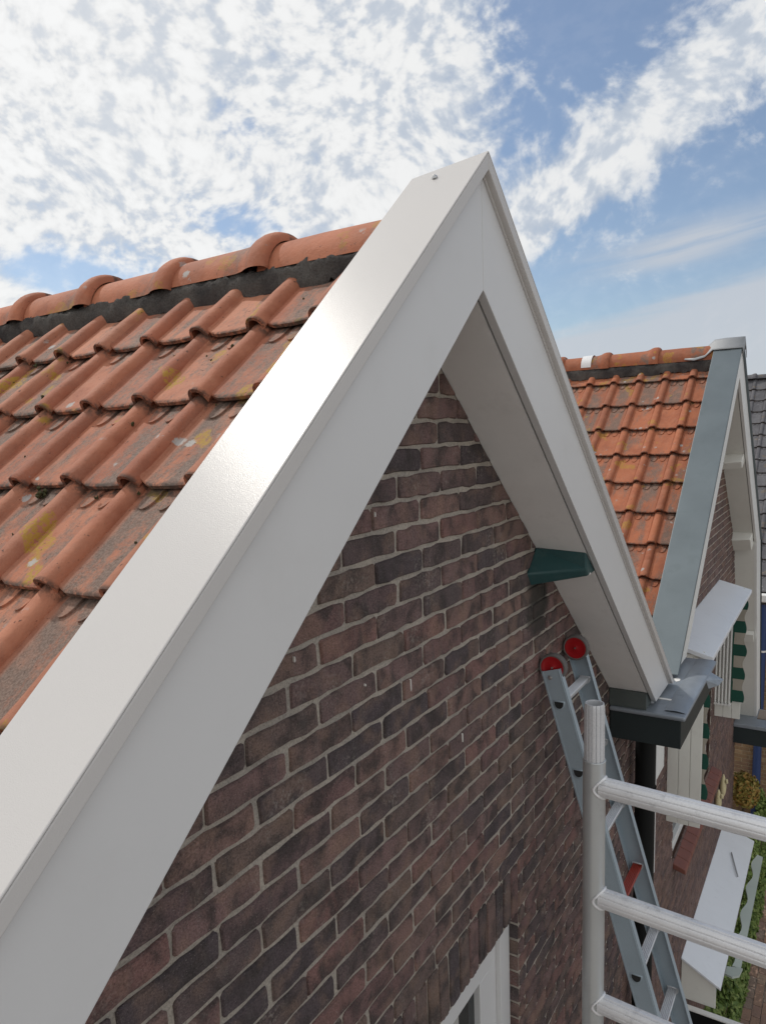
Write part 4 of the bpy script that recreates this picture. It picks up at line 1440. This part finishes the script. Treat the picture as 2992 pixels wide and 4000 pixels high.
def upright(xa, ya):
    o = MB().tube((xa, ya, GZ), (xa, ya, -0.767), 0.0262, 32, caps=False).build('upright', 'scaffold_tube', sf)
    smooth_by_angle(o)
    # rolled rim
    MB().lathe((xa, ya, -0.767), (0, 0, 1), [(-0.004, 0.0262), (-0.001, 0.0268), (0.0006, 0.0262), (0.0006, 0.0236), (-0.02, 0.0234)], 32).build('rim', 'scaffold_tube', o, smooth=True)
    n = 112
    rs = []
    zs = [-0.86, -0.645, -0.634, -0.6275]
    vs = []
    for j_, z_ in enumerate(zs):
        for i in range(n):
            a_ = 2 * math.pi * i / n
            fl = 0.0020 * max(0, math.cos(a_ * 14)) ** 8
            r = (0.0236, 0.0236, 0.0228, 0.0215)[j_] - (fl if j_ < 3 else fl * .6)
            vs.append((xa + r * math.cos(a_), ya + r * math.sin(a_), z_))
    for r, z_ in ((0.0196, -0.6275), (0.0190, -0.632), (0.0190, -0.75)):
        for i in range(n):
            a_ = 2 * math.pi * i / n
            vs.append((xa + r * math.cos(a_), ya + r * math.sin(a_), z_))
    fs = []
    for j_ in range(6):
        fs += [(j_ * n + i, j_ * n + (i + 1) % n, (j_ + 1) * n + (i + 1) % n, (j_ + 1) * n + i) for i in range(n)]
    fs.append(tuple(6 * n + i for i in range(n)))
    so = mesh_obj('spigot', vs, fs, 'rung_alu', sf)
    smooth_by_angle(so, 28)
    return o


u1 = upright(SX, SY)
upright(far.x, far.y)
for k in range(20):
    z = -0.8315 - 0.2868 * k
    if z < GZ + 0.2: break
    a_ = Vector((SX, SY, z)) + dirr * 0.018
    b_ = Vector((far.x, far.y, z)) - dirr * 0.018
    n = 120
    vs = []
    side_ = Vector((0, 0, 1)).cross(dirr).normalized()
    for p in (a_, b_):
        for i in range(n):
            t_ = 2 * math.pi * i / n
            r = 0.0240 - 0.0021 * max(0.0, math.cos(t_ * 10)) ** 10
            vs.append(tuple(p + side_ * (r * math.cos(t_)) + Vector((0, 0, 1)) * (r * math.sin(t_))))
    o = mesh_obj('rail', vs, [(i, (i + 1) % n, (i + 1) % n + n, i + n) for i in range(n)] + [tuple(range(n)), tuple(range(2 * n - 1, n - 1, -1))], 'scaffold_rail', sf)
    smooth_by_angle(o, 25)
    # weld bead round the joint: follows the saddle of the two tubes
    vs, fs = [], []
    nb, ns = 48, 8
    for i in range(nb):
        t_ = 2 * math.pi * i / nb
        s_, c_ = math.sin(t_), math.cos(t_)
        lat = 0.0252 * c_
        fwd = math.sqrt(max(0, 0.0262 ** 2 - lat ** 2)) + 0.0006
        cen = Vector((SX, SY, z)) + side_ * lat + Vector((0, 0, 1)) * (0.0252 * s_) + dirr * fwd
        rad_ = side_ * c_ + Vector((0, 0, 1)) * s_
        rr = 0.0038 * (1 + 0.25 * noise.noise((t_ * 5, z * 9, 2)))
        for j_ in range(ns):
            b2 = 2 * math.pi * j_ / ns
            vs.append(tuple(cen + rad_ * (rr * math.cos(b2)) + dirr * (rr * math.sin(b2))))
    for i in range(nb):
        fs += [(i * ns + j_, i * ns + (j_ + 1) % ns, ((i + 1) % nb) * ns + (j_ + 1) % ns, ((i + 1) % nb) * ns + j_) for j_ in range(ns)]
    mesh_obj('weld', vs, fs, 'scaffold_rail', o, smooth=True)

# ================================================================== planting and paving


def leaves(n, place, size, rg):
    mb = MB()
    for _ in range(n):
        p, nr_ = place(rg)
        nr_ = (nr_ + Vector((rg.gauss(0, .5), rg.gauss(0, .5), rg.gauss(0, .5)))).normalized()
        a = nr_.orthogonal().normalized()
        a = (Matrix.Rotation(rg.uniform(0, 6.28), 3, nr_) @ a)
        b_ = nr_.cross(a)
        s = size * rg.uniform(0.6, 1.3)
        vs = [p - a * s, p - a * s * 0.2 + b_ * s * 0.62 + nr_ * s * .12, p + a * s, p - a * s * 0.2 - b_ * s * 0.62 + nr_ * s * .12]
        mb.add(vs, [(0, 1, 2), (0, 2, 3)])
    return mb


rgl = random.Random(5)


def in_strip(rg):
    x_ = rg.uniform(5.6, 12.0)
    prof_ = 0.62 + 0.3 * noise.noise((x_ * 1.7, 0, 0)) + 0.18 * noise.noise((x_ * 5, 3, 0))
    a = rg.uniform(0, 1)
    wd = 0.20 + 0.07 * noise.noise((x_ * 2.3, 9, 0)) + 0.04 * noise.noise((x_ * 7, 2, 0))
    hgt = 1.0 * prof_ + 0.25
    y_ = -wd * math.sin(a * math.pi / 2) * rg.uniform(0.75, 1.04)
    z_ = GZ + hgt * math.cos(a * math.pi / 2) * rg.uniform(0.8, 1.05)
    return Vector((x_, y_ - 0.01, z_)), Vector((0, -0.7, 0.7))


hd = thing('hedge', (8.8, -0.15, GZ), 'low green leafy hedge growing along the foot of the brick wall', 'hedge')
leaves(16000, in_strip, 0.038, rgl).build('foliage', 'leaf_green', hd, recalc=False)
st = MB()
for i in range(24):
    x_ = 5.7 + i * 0.26
    st.tube((x_, -0.06, GZ), (x_ + rgl.uniform(-.1, .1), -0.08, GZ + 0.6), 0.012, 6, r1=0.006)
    st.tube((x_ + rgl.uniform(-.05, .05), -0.07, GZ + .3), (x_ + rgl.uniform(-.2, .2), -0.15, GZ + 0.7), 0.006, 5, r1=0.003)
st.build('stems', 'bark', hd)

cpx, cpy, cpz = 8.66, -0.10, -4.12


def in_bush(rg):
    while True:
        d = Vector((rg.uniform(-1, 1), rg.uniform(-1, 1), rg.uniform(-1, 1)))
        if 0.3 < d.length < 1 + 0.25 * noise.noise(d * 2.2): break
    return Vector((cpx, cpy, cpz)) + Vector((d.x * 0.16, d.y * 0.16, d.z * 0.20)), d


cb = thing('climbing_plant', (cpx, cpy, GZ), 'climbing plant with yellowing autumn leaves at the end of the brick wall', 'plant')
leaves(2600, in_bush, 0.026, rgl).build('foliage', 'leaf_autumn', cb, recalc=False)
MB().path([(cpx, cpy, GZ), (cpx + .04, cpy + .02, -5.6), (cpx - .02, cpy, -4.8), (cpx, cpy, -4.1)], 0.018, 7).build('stem', 'bark', cb)

pv = MB().box(5.5, XY, -3.2, -0.30, GZ - 0.02, GZ + 0.004).build('pavement', 'ground_sand')
tag(pv, kind='structure')
rgp = random.Random(6)
vars_ = []
for _ in range(5):
    b0 = brick_outline(0.185, 0.088, rgp, False)
    vs = [(x_ * .97, y_ * .97, 0.010) for x_, y_ in b0] + [(x_, y_, 0.006) for x_, y_ in b0] + [(x_, y_, -0.002) for x_, y_ in b0]
    n_ = len(b0)
    fs = [tuple(range(n_))] + [(i, i + n_, (i + 1) % n_ + n_, (i + 1) % n_) for i in range(n_)] + [(i + n_, i + 2 * n_, (i + 1) % n_ + 2 * n_, (i + 1) % n_ + n_) for i in range(n_)]
    me = bpy.data.meshes.new('paver')
    me.from_pydata([Vector(v) * S for v in vs], [], fs)
    me.materials.append(MATS['paver'])
    vars_.append((me, vs, fs))
stf = MB()
r_ = 0
cnt = 0
y = -0.16
while y > -1.6:
    x = 5.6 + (0.095 if r_ % 2 else 0)
    while x < XY - 0.1:
        q = px((x, y, GZ))
        me, vs, fs = rgp.choice(vars_)
        if q and 2900 < q[0] < 3010 and 3150 < q[1] < 4030 and cnt < 290:
            place_piece('paver', me, (x, y, GZ + 0.004 + rgp.uniform(0, .002)), pv, (0, 0, rgp.uniform(-.02, .02)))
            cnt += 1
        elif y > -1.3:
            stf.add([(x + a, y + b_, GZ + 0.004 + c_) for a, b_, c_ in vs], fs)
        x += 0.192
    y -= 0.095
    r_ += 1
tag(stf.build('paver_field', 'paver', pv, recalc=False), kind='stuff')
print('bricks as parts', n1, 'pavers', cnt)
